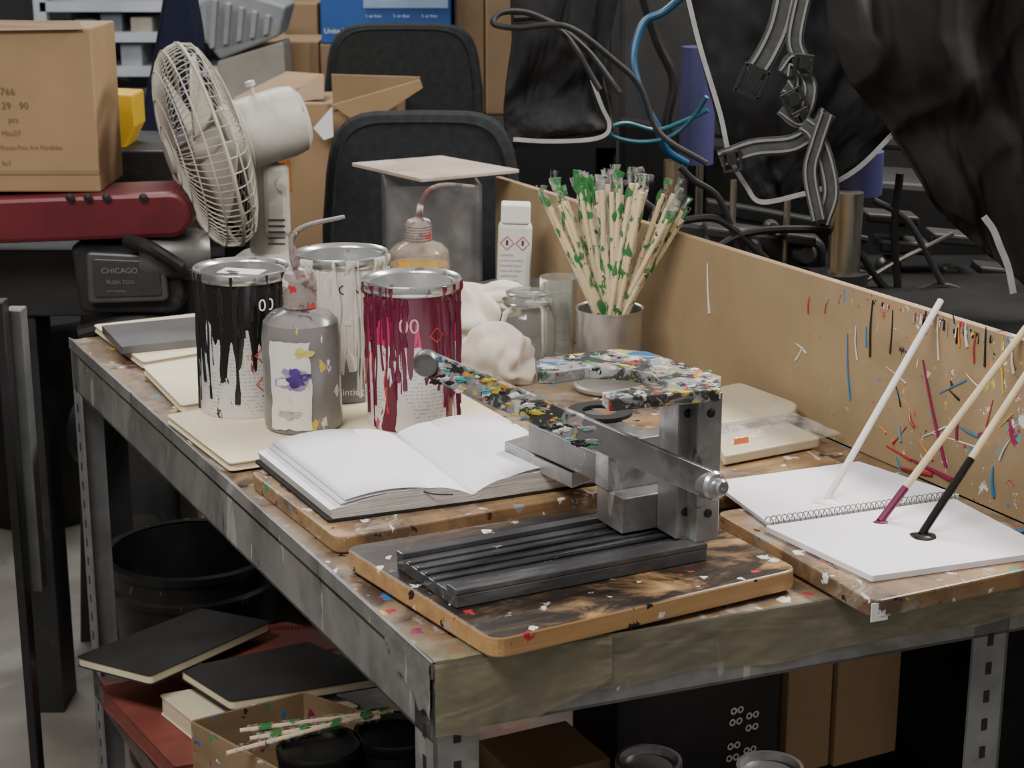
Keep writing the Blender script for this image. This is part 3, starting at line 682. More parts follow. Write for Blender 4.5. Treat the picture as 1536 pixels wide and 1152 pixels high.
for (cx_,nn) in clumps:
    oy=random.uniform(-.03,.035); Lc=random.uniform(.268,.292)
    for k in range(nn): cupstick(cx_+random.uniform(-13,13),Lc+random.uniform(-.014,.01),oy+random.uniform(-.012,.012))

# ---------------- OPEN NOTEBOOK ----------------
zb=T+.0205
GT=P(592,659,zb+.004); GB=P(709,750,zb+.004); LT=P(387,694,zb); LB=P(496,783,zb); RT=P(775,652,zb); RB=P(893,727,zb)
nb=thing('open_notebook',((GT+GB)/2).xy.to_3d()+Z*zb,'open blank white notebook with black cover on the board','notebook')
def lerp(a,b,t): return a+(b-a)*t
oc=Vector(((GT+GB)/2).xy.to_3d())
def ex_(p,k=1.02): return oc+(Vector((p.x,p.y,0))-oc)*k
mk('cover',merge(prismg([ex_(LT),ex_(LB),GB,GT],zb,zb+.003,.004),prismg([GT,GB,ex_(RB),ex_(RT)],zb,zb+.003,.004)),blackcov,nb)
def page_half(E0,E1,th,bul,name='page_block'):
    def prof(s): 
        return .006+th*min(1,(s*5))**.6*(1-.35*s)+bul*math.sin(math.pi*min(1,s*1.05))*(1-s*.3)
    n=24; m=10; vs=[];fs=[]
    for j in range(m+1):
        for i in range(n+1):
            s=i/n; t=j/m
            p=lerp(lerp(GT,E0,s),lerp(GB,E1,s),t)
            vs.append(Vector((p.x,p.y,zb+.003+prof(s)*(1 if s<1 else .9))))
    top=len(vs)
    for j in range(m+1):
        for i in range(n+1):
            s=i/n; t=j/m; p=lerp(lerp(GT,E0,s*.985),lerp(GB,E1,s*.985),t); vs.append(Vector((p.x,p.y,zb+.0031)))
    w=n+1
    for j in range(m):
        for i in range(n):
            a=j*w+i; fs.append((a,a+1,a+w+1,a+w)); fs.append((a+top,a+w+top,a+w+1+top,a+1+top))
    side=[]
    for i in range(n):
        side.append((i,i+top,i+1+top,i+1)); a=m*w+i; side.append((a,a+1,a+1+top,a+top))
    for j in range(m):
        a=j*w; side.append((a,a+w,a+w+top,a+top)); a=j*w+n; side.append((a,a+top,a+w+top,a+w))
    o=mk(name,(vs,fs+side),paper,nb,smooth=True,ang=50)
    o.data.materials.append(pageedge)
    for k in range(len(fs),len(fs)+len(side)): o.data.polygons[k].material_index=1
page_half(LT,LB,.008,.010); page_half(RT,RB,.008,.010)
def leaf(E0,E1,lift,sh):
    def fn(u,v):
        p=lerp(lerp(GT,E0,u*sh),lerp(GB,E1,u*sh),v); return Vector((p.x,p.y,zb+.010+lift*math.sin(u*math.pi*.62)+.009*math.sin(math.pi*u*.9)))
    mk('loose_leaf',gridg(fn,14,4),paper,nb,smooth=True,solid=.0003)
leaf(LT,LB,.006,.93); leaf(LT,LB,.010,.9); leaf(RT,RB,.006,.92); leaf(RT,RB,.011,.88)
mk('ribbon',tubeg([lerp(GB,LB,.35)+Z*.018,lerp(GB,LB,.28)+Z*.015-U*.006,lerp(GB,LB,.16)+Z*.012-U*.006],.0008,6),blackcov,nb)

zz=zb+.023
mk('steel_bar',prismg([P(756,662,zz+.017),P(858,710,zz+.017),P(888,698,zz+.017),P(792,652,zz+.017)],zz,zz+.017,.002),metdirty,bevel=.0015,label='short paint-spotted steel bar laid on the notebook page',cat='metal bar')

# ---------------- CLAMP ----------------
zc=T+.026
cl=thing('steel_clamp',P(1000,800,zc),'paint-caked steel clamp jig with lever arm and forked head','clamp')
q=[P(594,826,zc+.018),P(684,886,zc+.018),P(1062,815,zc+.018),P(968,757,zc+.018)]
mk('base_plate',prismg(q,zc+.0005,zc+.0125,.003),metplate,cl,bevel=.001)
for (a,b_) in ((.0,.1),(.2,.24),(.34,.38),(.48,.52),(.62,.66),(.84,1.0)):
    mk('guide_rail',prismg([lerp(q[0],q[1],a),lerp(q[0],q[1],b_),lerp(q[3],q[2],b_),lerp(q[3],q[2],a)],zc+.0124,zc+(.0185 if (a<.05 or b_>.95) else .0155)),metplate,cl,bevel=.0012)
zp=zc+.0185
ZT=1.055
a0=P(1047,804,zp)
mk('post',bbox(a0,(.026,.032,ZT-.012-zp)),metdirty,cl,bevel=.001)
a1=P(1012,798,zp)
mk('post',bbox(a1,(.02,.036,ZT-.012-zp)),metdirty,cl,bevel=.001)
mk('lower_block',bbox(P(960,781,zp),(.072,.05,.036)),metdirty,cl,bevel=.001)
mk('slide_block',bbox(P(960,781,zp)+U*.014+Z*.036,(.074,.026,.05)),metdirty,cl,bevel=.001)
for (x,y) in ((1050,580),(1046,620),(1046,770),(1013,768),(1013,620)):
    cbase=a0 if x>1030 else a1
    o_=cbase-U*.0165 if x>1030 else cbase-U*.0185
    hh=HT(o_,y)
    mk('screw',latheg([(0,.001),(.004,.001),(.0045,0),(.003,.0015),(0,.0012)],o_+Z*hh,16,axis=-U),darkmach,cl)
C=[(803,537),(925,523),(972,527),(1082,564),(1081,583),(914,598),(903,588),(950,580),(988,571),(978,560),(940,553),(885,550),(832,558),(806,558)]
mk('forked_head',prismg([P(x,y,ZT) for x,y in C],ZT-.0125,ZT),metpaint,cl,bevel=.0014)
mk('head_block',prismg([P(985,550,ZT-.012),P(1081,566,ZT-.012),P(1080,585,ZT-.012),P(975,594,ZT-.012)],ZT-.023,ZT-.012),metdirty,cl,bevel=.001)
Yp=(a0-U*.058).y
piv=D(1066,727,Yp); end=D(640,545,Yp+.035)
bd=(end-piv).normalized(); side=Vector((bd.y,-bd.x,0)).normalized()
if side.y>0: side=-side
bu=bd.cross(side); bu=bu if bu.z>0 else -bu
Lb=(end-piv).length
def barbox(t0,t1,h0,h1,th):
    p=[piv+bd*Lb*t0-bu*h0/2,piv+bd*Lb*t1-bu*h1/2,piv+bd*Lb*t1+bu*h1/2,piv+bd*Lb*t0+bu*h0/2]
    return extr([x-side*th/2 for x in p],side*th)
barm=splat('lever_steel',(.28,.28,.285),.25,16,.22,.65,(),[(8,.52,(.13,.13,.13),(1,1,1),3,.15),(30,.66,(.55,.54,.52),(1,1,1),9,.03),(40,.7,(.06,.2,.12),(1,1,1),14,.02)])
mk('lever_arm',barbox(-.02,.47,.027,.026,.008),barm,cl,bevel=.001)
mk('lever_grip',barbox(.46,1.0,.0262,.024,.0088),metpaint,cl,bevel=.001)
rnd=random.Random(4)
for i in range(60):
    t=.40+.58*rnd.random()**1.1; p=piv+bd*Lb*t+bu*rnd.uniform(-.012,.0125)+side*.0042
    cc_=rnd.choice([WHT,BLK,GRN,ORG,YEL,GRY,WHT,TEAL,BLK,GRY,BLK,(.2,.22,.2)]); s_=rnd.uniform(.0014,.0042)
    mk('dried_paint',blobg(p,s_*1.9,s_*.25,s_*.7,1.1,2.6,i,-9,14,9,''),pmat(cc_),cl,smooth=True)
for i in range(20):
    a_,b_=rnd.random(),rnd.random(); p=P(915+a_*150,530+b_*14+a_*22,ZT) if i%2 else P(815+a_*130,545-b_*8-a_*8,ZT)
    mk('dried_paint',blobg(p,rnd.uniform(.002,.005),rnd.uniform(.002,.004),.0008,.9,2.4,i+90,-9,12,8,''),pmat(rnd.choice([WHT,BLK,GRN,ORG,GRY,BLU,BLK,GRY])),cl,smooth=True)
mk('knob',latheg([(0,-.008),(.011,-.008),(.013,-.004),(.013,.004),(.011,.008),(0,.008)],end,20,axis=side),metdark,cl,smooth=True)
mk('pivot_bolt',latheg([(0,-.045),(.008,-.045),(.008,-.008),(.014,-.008),(.014,.006),(.012,.009),(.008,.010),(.008,.017),(.006,.019),(.003,.019),(.003,.016),(0,.016)],piv,24,axis=Vector((.55,-.84,.1))),steel,cl,smooth=True,ang=30)
zj=.945
mk('jaw_block',prismg([P(792,636,zj),P(905,686,zj),P(1010,660,zj),P(880,610,zj)],zj-.03,zj,.002),metdark,cl,bevel=.001)
mk('round_pad',latheg([(.02,0),(.02,.004),(.036,.004),(.036,0)],P(900,620,zj+.001),32),rubber,cl,smooth=True)

# ---------------- SPIRAL NOTEBOOK + STICKS ----------------
zs=ZB+.0005
sp=thing('spiral_notebook',P(1250,770,zs),'open white spiral-bound sketchbook dabbed with paint','notebook')
mk('page_block',prismg([P(1068,722,zs+.004),P(1288,692,zs+.004),P(1440,742,zs+.004),P(1152,784,zs+.004)],zs,zs+.004,.003),paper,sp)
mk('page_block',prismg([P(1148,789,zs+.006),P(1308,864,zs+.006),P(1580,826,zs+.006),P(1432,748,zs+.006)],zs,zs+.006,.003),paper,sp)
s0=P(1152,783,zs+.006);s1=P(1432,743,zs+.006); coil=[];NC=36
ax=(s1-s0).normalized(); pr=Vector((-ax.y,ax.x,0))
for i in range(NC*10+1):
    t=i/(NC*10); a=2*math.pi*i/10
    coil.append(s0+(s1-s0)*t+pr*math.cos(a)*.006+Z*(math.sin(a)*.0055))
mk('spiral_wire',tubeg(coil,.0006,5,raw=True),M('wire_grey',(.2,.2,.2),.35,.6),sp,smooth=True)
def lstick(bpx,bz,tpx,mats,label,over=1.04,frac=.0,tipmat=None):
    p0=P(bpx[0],bpx[1],bz); p1=P(tpx[0],tpx[1],T+.198)+n_*.006+Z*.003
    d=(p1-p0)*over
    e=thing('painting_stick',p0,label,'stick')
    mk('shaft',tubeg([p0+d*frac,p0+d],.0038,10,raw=True),mats,e,smooth=True)
    if frac: mk('painted_tip',tubeg([p0,p0+d*frac*.5,p0+d*frac],.0042,10,raw=True),tipmat,e,smooth=True)
zt_=zs+.0065
lstick((1240,750),zs+.0045,(1408,470),whitestick,'white-painted wooden stick leaning on the splash guard',1.06)
lstick((1320,782),zt_,(1534,510),wood,'wooden stick with purple paint-dipped tip on sketchbook',1.06,.17,purplep)
lstick((1382,802),zt_,(1575,520),wood,'wooden stick with black paint-dipped tip on sketchbook',1.06,.37,blackp)
def dab(px,py,z,rx,ry,mat,label):
    c=P(px,py,z)
    mk('paint_dab',blobg(c,rx,ry,.0022,.35,1.5,px*.01,z,24,10,''),mat,None,smooth=True,label=label,cat='paint blob')
dab(1238,751,zs+.0042,.014,.012,whitestick,'white paint dab on the sketchbook page')
dab(1321,783,zs+.0062,.007,.006,purplep,'purple paint dab on the sketchbook page')
dab(1384,804,zs+.0062,.0135,.013,blackp,'glossy black paint blob on the sketchbook page')

zf=T+.0165
creamp=M('cream_plastic',(.58,.51,.36),.5,0,.1,8)
mk('plastic_tray',prismg([P(1040,588,zf+.02),P(1110,572,zf+.02),P(1198,604,zf+.02),P(1192,618,zf+.02),P(1070,636,zf+.02)],zf,zf+.02,.015),creamp,bevel=.004,label='cream plastic tray lid lying by the splash guard',cat='tray')
cbg=P(1160,664,zf)
e=thing('plastic_bag',cbg,'clear plastic bag holding cream pads on the old board','bag')
mk('cream_pad',prismg([P(1072,652,zf+.014),P(1180,632,zf+.014),P(1232,656,zf+.014),P(1085,684,zf+.014)],zf+.002,zf+.014,.006),creamp,e,bevel=.002)
bq=[P(1062,650,zf),P(1175,622,zf),P(1262,652,zf),P(1075,694,zf)]
def bagf(a,b):
    p=lerp(lerp(bq[0],bq[1],a),lerp(bq[3],bq[2],a),b)
    ed=min(a,1-a,b,1-b)*6; hgt=.018*min(1,ed)**.6*(1-.35*max(0,a-.75)*4)
    w=noise.noise(Vector((a*6,b*5,3)))
    return Vector((p.x,p.y,zf+.001+max(0,hgt+(.004*w+.003*abs(noise.noise(Vector((a*15,b*9,8)))))*min(1,ed))))
mk('film',gridg(bagf,90,50),bagm,e,smooth=True,ang=180,solid=.0004)
mk('sticker',boxg(cbg+Vector((-.045,-.048,.016)),(.02,.001,.01),V,U,Z),M('orange_sticker',(.75,.18,.05),.5),e)
mk('round_lid',latheg([(0,0),(.045,0),(.047,.002),(.047,.006),(.043,.008),(.04,.005),(0,.005)],P(912,582,T+.002),40),M('grey_lid',(.3,.28,.25),.4,.3,.2),smooth=True,label='flat round metal lid lying near the cup',cat='lid')

# ---------------- LOWER SHELF ----------------
rz=.39; cb=P(288,826,rz); rb_=128/S(cb)
bk=thing('black_bucket',(cb.x,cb.y,.001),'shiny black plastic bucket with ink-crusted rim behind the bench','bucket')
mk('body',latheg([(0,0),(rb_*.82,0),(rb_*.86,.01),(rb_*.97,rz-.02),(rb_*.97,rz),(rb_*.93,rz),(rb_*.82,.02),(0,.015)],(cb.x,cb.y,.001),56),blackpl,bk,smooth=True)
mk('rim',latheg([(rb_*.97,rz-.055),(rb_*1.03,rz-.055),(rb_*1.04,rz-.045),(rb_*.99,rz-.04),(rb_*.99,rz-.01),(rb_*1.04,rz-.008),(rb_*1.04,rz+.004),(rb_*.94,rz+.004)],(cb.x,cb.y,.001),56),splat('crusted_black',(.016,.016,.016),.3,10,.3,0,(),[(40,.64,(.14,.13,.13),(1,1,.5),2,.03)]),bk,smooth=True)
zA=LS+.001
closed_book([(150,1030),(262,1150),(540,1100),(370,985)],zA,.03,redcov,redcov,'thick red notebook lying on the lower shelf')
closed_book([(238,1042),(305,1095),(540,1060),(430,1008)],zA+.031,.03,cream,cream,'cream notebook with thick pages on the lower shelf')
rn=closed_book([(262,968),(330,1010),(540,965),(430,932)],zA+.062,.014,redcov,pageedge,'red notebook between charcoal notebooks on the shelf')
s0=P(395,943,zA+.077);s1=P(478,940,zA+.077)
coil=[lerp(s0,s1,i/160)+Vector((0,1,0))*math.cos(i*2*math.pi/10)*.005+Z*math.sin(i*2*math.pi/10)*.005 for i in range(161)]
mk('spiral_wire',tubeg(coil,.0009,5,raw=True),M('red_wire',(.4,.04,.03),.4),rn,smooth=True)
closed_book([(268,1003),(345,1052),(580,1015),(462,962)],zA+.077,.015,charcoal,cream,'charcoal cover notebook with cream pages lying on others')
closed_book([(113,985),(225,1014),(408,932),(300,912)],zA+.093,.015,charcoal,cream,'charcoal cover notebook overhanging the shelf edge')
cp=[P(290,1082,.45),P(455,1040,.45),P(700,1120,.45),P(560,1230,.45)]
ctn=thing('carton_tray',(sum(cp,Vector())/4).xy.to_3d()+Z*LS,'open cardboard tray with paint-splashed rim holding ink cans','box')
wl=[]
for i in range(4): wl.append(seg(cp[i],cp[(i+1)%4],LS+.001,.45,.004))
mk('wall',merge(*wl,prismg(cp,LS+.001,LS+.004)),splat('splashed_carton',(.3,.2,.11),.15,6,.8,0,[(100,.9,PAL,(1,1,1),1)],[(6,.54,(.22,.145,.08),(1,1,1),3,.1)]),ctn)
for i,(x,y) in enumerate(((478,1120),(592,1100))):
    c=P(x,y,.455); r=.052
    e=thing('ink_can',(c.x,c.y,LS+.005),'closed black ink can inside the cardboard tray','paint can','black ink cans in the carton')
    mk('body',latheg([(0,0),(r,0),(r,.135),(r*.95,.14)],(c.x,c.y,LS+.005),40),blackpl,e,smooth=True)
    mk('lid',latheg([(r*1.03,.13),(r*1.05,.14),(r*1.02,.146),(r*.9,.146),(r*.86,.138),(0,.138)],(c.x,c.y,LS+.005),40),blackpl,e,smooth=True)
for i,(a,b_) in enumerate((((360,1096),(590,1066)),((375,1108),(570,1075)),((340,1130),(560,1070)))):
    p=P(*a,.458+.004*i);q_=P(*b_,.47+.004*i)
    e=thing('wrapped_stick',p,'wooden stick in clear sleeve lying across the carton','stick','wrapped sticks across the carton')
    mk('stick',tubeg([p,q_],.0032,8,raw=True),wood,e,smooth=True); mk('plastic_sleeve',tubeg([lerp(p,q_,.05),lerp(p,q_,.98)],.0065,8,raw=True),slm,e,smooth=True)
p0=D(925,1060,2.12); p1=p0+V*.262; p0.z=p1.z=0
bx=thing('printed_carton',((p0+p1)/2).xy.to_3d()+Z*LS,'black cardboard carton printed with small white emblems','box')
mk('body',prismg([p0,p1,p1+U*.12,p0+U*.12],LS+.001,.72),blackcov,bx,bevel=.002)
for (x,y) in ((1105,1065),(1128,1072),(1103,1082),(1127,1090),(1100,1118),(1124,1124),(1098,1136),(1122,1142)):
    r_=ray(x,y);o=Vector((0,0,CZ)); t=(Vector((p0.x,p0.y,0))-o).dot(U)/r_.dot(U); pt=o+r_*t-U*.001
    ico=[latheg([(.0028,0),(.0052,.0004),(.0052,.0006),(.0028,.0006)],pt+V*k*.011,14,axis=-U) for k in (-.5,.5)]
    mk('printed_emblem',merge(*ico,boxg(pt,(.007,.0006,.0016),V,U,Z)),ink,bx)
# wide cardboard panels beside the black carton, standing further out
k0=p1+V*.006-U*.01; k1=k0+V*.075
mk('cardboard_box',prismg([k0,k1,k1+U*.12,k0+U*.12],LS+.001,.73),kraft,bevel=.002,label='narrow plain cardboard box on the lower shelf',cat='box',group='cardboard boxes under the table')
k0=k1+V*.003-U*.008; k1=k0+V*.20
mk('cardboard_box',prismg([k0,k1,k1+U*.1,k0+U*.1],LS+.001,.74),kraft,bevel=.002,label='plain cardboard box beside another on the shelf',cat='box',group='cardboard boxes under the table')
for i,(x,y) in enumerate(((973,1140),(1155,1150))):
    c=P(x,y,.46); r=.04
    e=thing('ink_can',(c.x,c.y,LS+.001),'dark ink can with shiny rim before the black carton','paint can')
    mk('body',latheg([(0,0),(r,0),(r,.14)],(c.x,c.y,LS+.001),40),blackpl,e,smooth=True)
    mk('rim',latheg([(r,.138),(r*1.06,.142),(r*1.04,.15),(r*.92,.15),(r*.88,.14),(0,.139)],(c.x,c.y,LS+.001),40),steel,e,smooth=True)
kp=P(815,1125,.45)
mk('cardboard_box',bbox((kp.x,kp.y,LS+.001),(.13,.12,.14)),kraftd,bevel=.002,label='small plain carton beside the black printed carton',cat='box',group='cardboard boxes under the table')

# ---------------- BACKGROUND LEFT ----------------
rp=thing('press_machine',(-1.0,3.3,0),'red and black screen printing press with rating plate','machine')
def slabY(pxs,Y0,Yd,mat,name,parent,bevel=.004,rr=0):
    pts=[D(x,y,Y0) for x,y in pxs]
    if rr: pts=roundpoly(pts,rr,5)
    return mk(name,extr(pts,Vector((0,Yd,0))),mat,parent,bevel=bevel)
slabY([(-150,304),(265,288),(284,306),(288,335),(270,356),(-150,372)],2.95,.14,redm,'beam',rp,.008,.02)
for x in (105,132,160,215): 
    c=D(x,296,2.945); mk('bolt',latheg([(0,0),(.007,0),(.007,.004),(0,.006)],c,12,axis=(0,-1,0)),darkmach,rp)
slabY([(-150,374),(285,374),(285,475),(-150,475)],3.06,.1,darkmach,'housing',rp)
slabY([(105,366),(285,366),(270,470),(120,470)],2.98,.08,darkmach,'arm',rp,.006,.015)
slabY([(128,378),(246,384),(252,452),(132,456)],2.96,.02,M('plaque_grey',(.095,.095,.095),.4,.3,.2),'name_plate',rp,.004,.01)
slabY([(138,388),(238,392),(243,444),(141,447)],2.957,.01,M('plaque_inner',(.06,.06,.062),.4,.3,.2),'name_plate_panel',rp,.002,.006)
fm=lambda px,py:planemap(D(px,py,2.955),Vector((1,0,0)),Z)
mk('printed_text',textg('CHICAGO',.0135,fm(152,410)),inkd,rp)
mk('printed_text',textg('RUSH TOO',.0095,fm(160,426)),inkd,rp)
mk('printed_text',textg('print systems',.006,fm(160,438)),inkd,rp)
for px,w in ((30,60),(215,50)):
    a=D(px,470,3.1); mk('pedestal',boxg((a.x,3.12,a.z/2),(.07,.1,a.z)),darkmach,rp)
mk('gear_housing',latheg([(0,-.06),(.035,-.06),(.045,-.04),(.045,.04),(.035,.06),(0,.06)],D(262,382,3.0),24,axis=(1,.2,0)),M('dull_metal',(.16,.155,.15),.4,.5,.3),rp,smooth=True)
mk('link_rod',tubeg([D(190,360,2.95),D(225,372,2.93),D(270,400,2.95)],.012,10),darkmach,rp,smooth=True)
mk('link_rod',tubeg([D(120,500,3.0),D(200,480,3.0),D(290,490,3.0)],.014,10),darkmach,rp,smooth=True)
mk('drive_wheel',latheg([(0,0),(.06,0),(.075,.01),(.075,.03),(.06,.04),(0,.04)],D(130,640,3.3),32,axis=(.9,-.4,0)),darkmach,rp,smooth=True)
lf=thing('frame_stand',(D(20,1100,2.3).x,2.3,0),'black and grey upright metal frame stand','stand')
def vpost(px0,px1,py0,Y,mat,name,parent,zb=0):
    a=D(px0,py0,Y);b=D(px1,py0,Y); return mk(name,boxg(((a.x+b.x)/2,Y,(a.z+zb)/2),(abs(b.x-a.x),.03,a.z-zb)),mat,parent,bevel=.002)
vpost(-6,8,450,2.3,blackpl,'post',lf); vpost(10,36,462,2.34,M('dark_galv',(.12,.125,.125),.45,.3,.3),'post',lf,.55)
mk('black_round_shape',latheg([(0,0),(.14,0),(.15,.02),(.19,.5),(.18,.52),(0,.5)],D(60,690,4.2).xy.to_3d(),40),rubber,smooth=True,label='black round stand-in for a curved chair-like thing beyond the bench end',cat='bin')  # simple round stand-in for a black curved, chair-like thing
a=D(150,265,2.98); w=.5; ztb=D(0,304,2.95).z+.013
cbx=thing('cardboard_box',(a.x-w/2,3.08,ztb),'brown shipping carton with faded printed text on red press','box')
zbt=D(0,42,2.98).z
mk('body',boxg((a.x-w/2,2.98+.09,(ztb+zbt)/2),(w,.18,zbt-ztb)),kraft,cbx,bevel=.003)
mk('flap',extr([D(-150,48,2.97),D(122,44,2.97),D(118,32,3.0),D(-150,28,3.0)],Vector((0,.004,0))),kraftd,cbx)
mk('tape_strip',extr([D(-150,262,2.978),D(148,262,2.978),D(148,256,2.978),D(-150,256,2.978)],Vector((0,.001,0))),kraftd,cbx)
fm=lambda px,py:planemap(D(px,py,2.977),Vector((1,0,.0)),Z)
for t_,x,y,s in (('3766',-8,142,.017),('29   90',2,163,.016),('pcs',12,183,.013),('Max27',2,203,.012),('Route-Fine Art Portfolio',0,224,.0105),('9x7',2,248,.011)):
    mk('printed_text',textg(t_,s,fm(x,y)),inkp,cbx)
dk=slabY([(120,226),(260,226),(260,1260),(120,1260)],3.4,.3,darkmach,'equipment_shelf',None); dk['label']='dark equipment cabinet behind the red press'; dk['category']='cabinet'
yb=slabY([(158,140),(200,142),(203,190),(186,226),(158,226)],3.45,.1,yellow,'yellow_bin',None); yb['label']='bright yellow plastic bin behind the carton'; yb['category']='bin'

# ---------------- FAN ----------------
fc=D(312,218,3.05); Rf=.18
fan=thing('electric_fan',D(412,380,3.1),'old cream oscillating fan with wire cage facing sideways','fan')
ax=Vector((-.90,-.33,-.24)).normalized()
t1=ax.cross(Z).normalized(); t2=t1.cross(ax).normalized()
def cagept(r,a,h): return fc+ax*h+(t1*math.cos(a)+t2*math.sin(a))*r
g=[]
for r_,h_,w_ in ((Rf,0,.0035),(Rf*.97,.028,.0015),(Rf*.8,.05,.0012),(Rf*.55,.062,.0012),(Rf*.3,.066,.0012),(Rf*.97,-.02,.0015),(Rf*.7,-.045,.0012)):
    g.append(tubeg([cagept(r_,2*math.pi*k/40,h_) for k in range(40)],w_,6,closed=True,raw=True))
for k in range(84):
    a=2*math.pi*k/84
    g.append(tubeg([cagept(Rf*x,a,h) for x,h in ((.2,.066),(.55,.061),(.8,.049),(.96,.028),(1,.002))],.0011,4,k=2))
    if k%2==0: g.append(tubeg([cagept(Rf*x,a,h) for x,h in ((.25,-.05),(.6,-.047),(.92,-.028),(1,0))],.0011,4,k=2))
mk('wire_cage',merge(*g),fanm,fan,smooth=True)
mk('cage_badge',latheg([(0,.075),(.03,.073),(.037,.066),(.037,.06),(0,.06)],fc,28,axis=ax),fanm2,fan,smooth=True)
for k in range(4):
    a0_=2*math.pi*k/4+.4
    def bl(u_,v_,a0_=a0_):
        r_=.03+u_*(.125); a=a0_+(v_-.5)*(1.1-.1*u_); return cagept(r_,a,(v_-.5)*.05)
    mk('blade',gridg(bl,8,8),fanm,fan,smooth=True,solid=.002)
mk('hub',latheg([(0,.03),(.02,.028),(.03,.01),(.03,-.02),(0,-.02)],fc,24,axis=ax),fanm,fan,smooth=True)
mk('motor_housing',latheg([(0,.03),(.05,.03),(.058,.036),(.061,.05),(.062,.145),(.058,.165),(.045,.176),(0,.18)],fc+Z*.0,32,axis=-ax),fanm2,fan,smooth=True)
mk('motor_band',latheg([(.0625,.055),(.064,.057),(.064,.062),(.0625,.064)],fc,32,axis=-ax),fanm,fan,smooth=True)
mp_=fc-ax*.10
mk('knob',latheg([(.004,0),(.004,.02),(.009,.022),(.009,.03),(0,.032)],mp_+t2*.055,14,axis=t2),fanm2,fan,smooth=True)
ba=D(405,385,3.15)
mk('neck',tubeg([mp_-Z*.03,D(395,260,3.12),D(402,320,3.13),ba],lambda t:.024+.012*t,16),fanm2,fan,smooth=True)
mk('control_panel',boxg(D(415,300,3.09),(.045,.03,.13)),fanm2,fan,bevel=.01)
mk('oscillation_knob',latheg([(0,0),(.012,0),(.012,.012),(0,.014)],D(422,275,3.07),16,axis=(0.3,-1,0)),fanm,fan,smooth=True)
mk('vent_slots',merge(*[boxg(D(415,330+k*9,3.074),(.03,.002,.003)) for k in range(5)]),inkb,fan)['kind']='stuff'
mk('base',latheg([(0,0),(.075,0),(.075,.012),(.05,.03),(0,.035)],ba-Z*.02,32),fanm2,fan,smooth=True)
mk('machine_cabinet',boxg((ba.x+.03,3.2,(ba.z-.021)/2),(.2,.2,ba.z-.021)),darkmach,None,label='dark machine cabinet under the cream fan',cat='cabinet')
nv=slabY([(246,-20),(285,-20),(300,60),(290,190),(262,290),(262,1120),(205,1120),(200,300),(205,200),(228,90)],3.85,.08,M('navy_fabric',(.012,.015,.035),.85,spec=.2),'garment_bag',None,.01,.03); nv['label']='dark navy garment draped behind the fan'; nv['category']='garment'

# ---------------- CHAIRS ----------------
def chair(px0,px1,py0,py1,Y,label,tilt=0):
    a=D(px0,py1,Y);b=D(px1,py1,Y);top=D((px0+px1)/2,py0,Y).z
    w=b.x-a.x; cx=(a.x+b.x)/2; z0=max(.52,a.z)
    e=thing('office_chair',(cx,Y,0),label,'chair','black office chairs')
    hh=top-z0; n=36
    pts=[]
    for k in range(n):
        an=2*math.pi*k/n; sx=math.copysign(abs(math.cos(an))**.4,math.cos(an)); sz=math.copysign(abs(math.sin(an))**.4,math.sin(an))
        ww=w/2*(1-.10*max(0,sz))
        pts.append(Vector((cx+sx*ww,Y,z0+hh/2+sz*hh/2)))
    mk('backrest',extr(pts,Vector((0,.05,0))),chairm,e,bevel=.018)
    mk('seam_piping',tubeg([Vector((cx+(p.x-cx)*.9,Y-.001,z0+hh/2+(p.z-z0-hh/2)*.92)) for p in pts],.003,6,closed=True,raw=True),chairm,e,smooth=True)
    mk('back_shell',extr([Vector((cx+(p.x-cx)*.97,Y+.05,z0+hh/2+(p.z-z0-hh/2)*.97)) for p in pts],Vector((0,.015,0))),blackpl,e,bevel=.005)
    mk('seat',prismg([Vector((cx-w*.6,Y+.1,0)),Vector((cx+w*.6,Y+.1,0)),Vector((cx+w*.6,Y+.5,0)),Vector((cx-w*.6,Y+.5,0))],.42,.5,.08),chairm,e,bevel=.02)
    mk('back_bar',boxg((cx,Y+.09,.6),(.06,.02,.36)),blackpl,e)
    mk('stem',latheg([(0,.1),(.03,.1),(.03,.42),(0,.42)],(cx,Y+.3,0),16),blackpl,e)
    for k in range(5):
        a_=2*math.pi*k/5; mk('leg',tubeg([Vector((cx,Y+.3,.12)),Vector((cx+math.cos(a_)*.28,Y+.3+math.sin(a_)*.28,.02))],.02,8,raw=True),blackpl,e)
chair(487,785,168,520,3.3,'black fabric office chair with wide squared backrest')
chair(488,725,35,240,4.25,'black fabric office chair with rounded tall backrest')

# ---------------- BACKGROUND BOXES ----------------
mk('storage_bench',merge(boxg((-.35,5.17,.88),(3.6,1.1,.04)),*[boxg((x,y,.43),(.06,.06,.86)) for x in (-2.1,-.9,.3,1.4) for y in (4.7,5.65)]),darkmach,None,label='long dark storage bench along the back wall',cat='bench')
def carton(px0,px1,py0,Y,zb_,mat,label,dY=.3,name='cardboard_box'):
    a=D(px0,py0,Y);b=D(px1,py0,Y)
    return mk(name,boxg(((a.x+b.x)/2,Y+dY/2,(a.z+zb_)/2),(b.x-a.x,dY,a.z-zb_)),mat,None,bevel=.004,label=label,cat='box')
z1=.901
carton(370,478,62,5.05,z1,kraft,'brown cardboard box stacked on the storage bench',.25)
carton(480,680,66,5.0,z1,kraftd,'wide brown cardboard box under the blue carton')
zt1=D(480,66,5.0).z
ub=thing('printed_carton',(D(580,66,5.0).x,5.15,zt1),'blue and white air filter carton on brown box','box')
a=D(482,60,5.0);b=D(676,-60,5.0)
mk('body',boxg(((a.x+b.x)/2,5.15,(zt1+b.z)/2+.001),(b.x-a.x,.3,b.z-zt1)),bluebox,ub,bevel=.003)
fm=lambda px,py:planemap(D(px,py,4.995),Vector((1,0,0)),Z)
mk('printed_text',textg('United Air',.02,fm(486,50)),ink,ub)
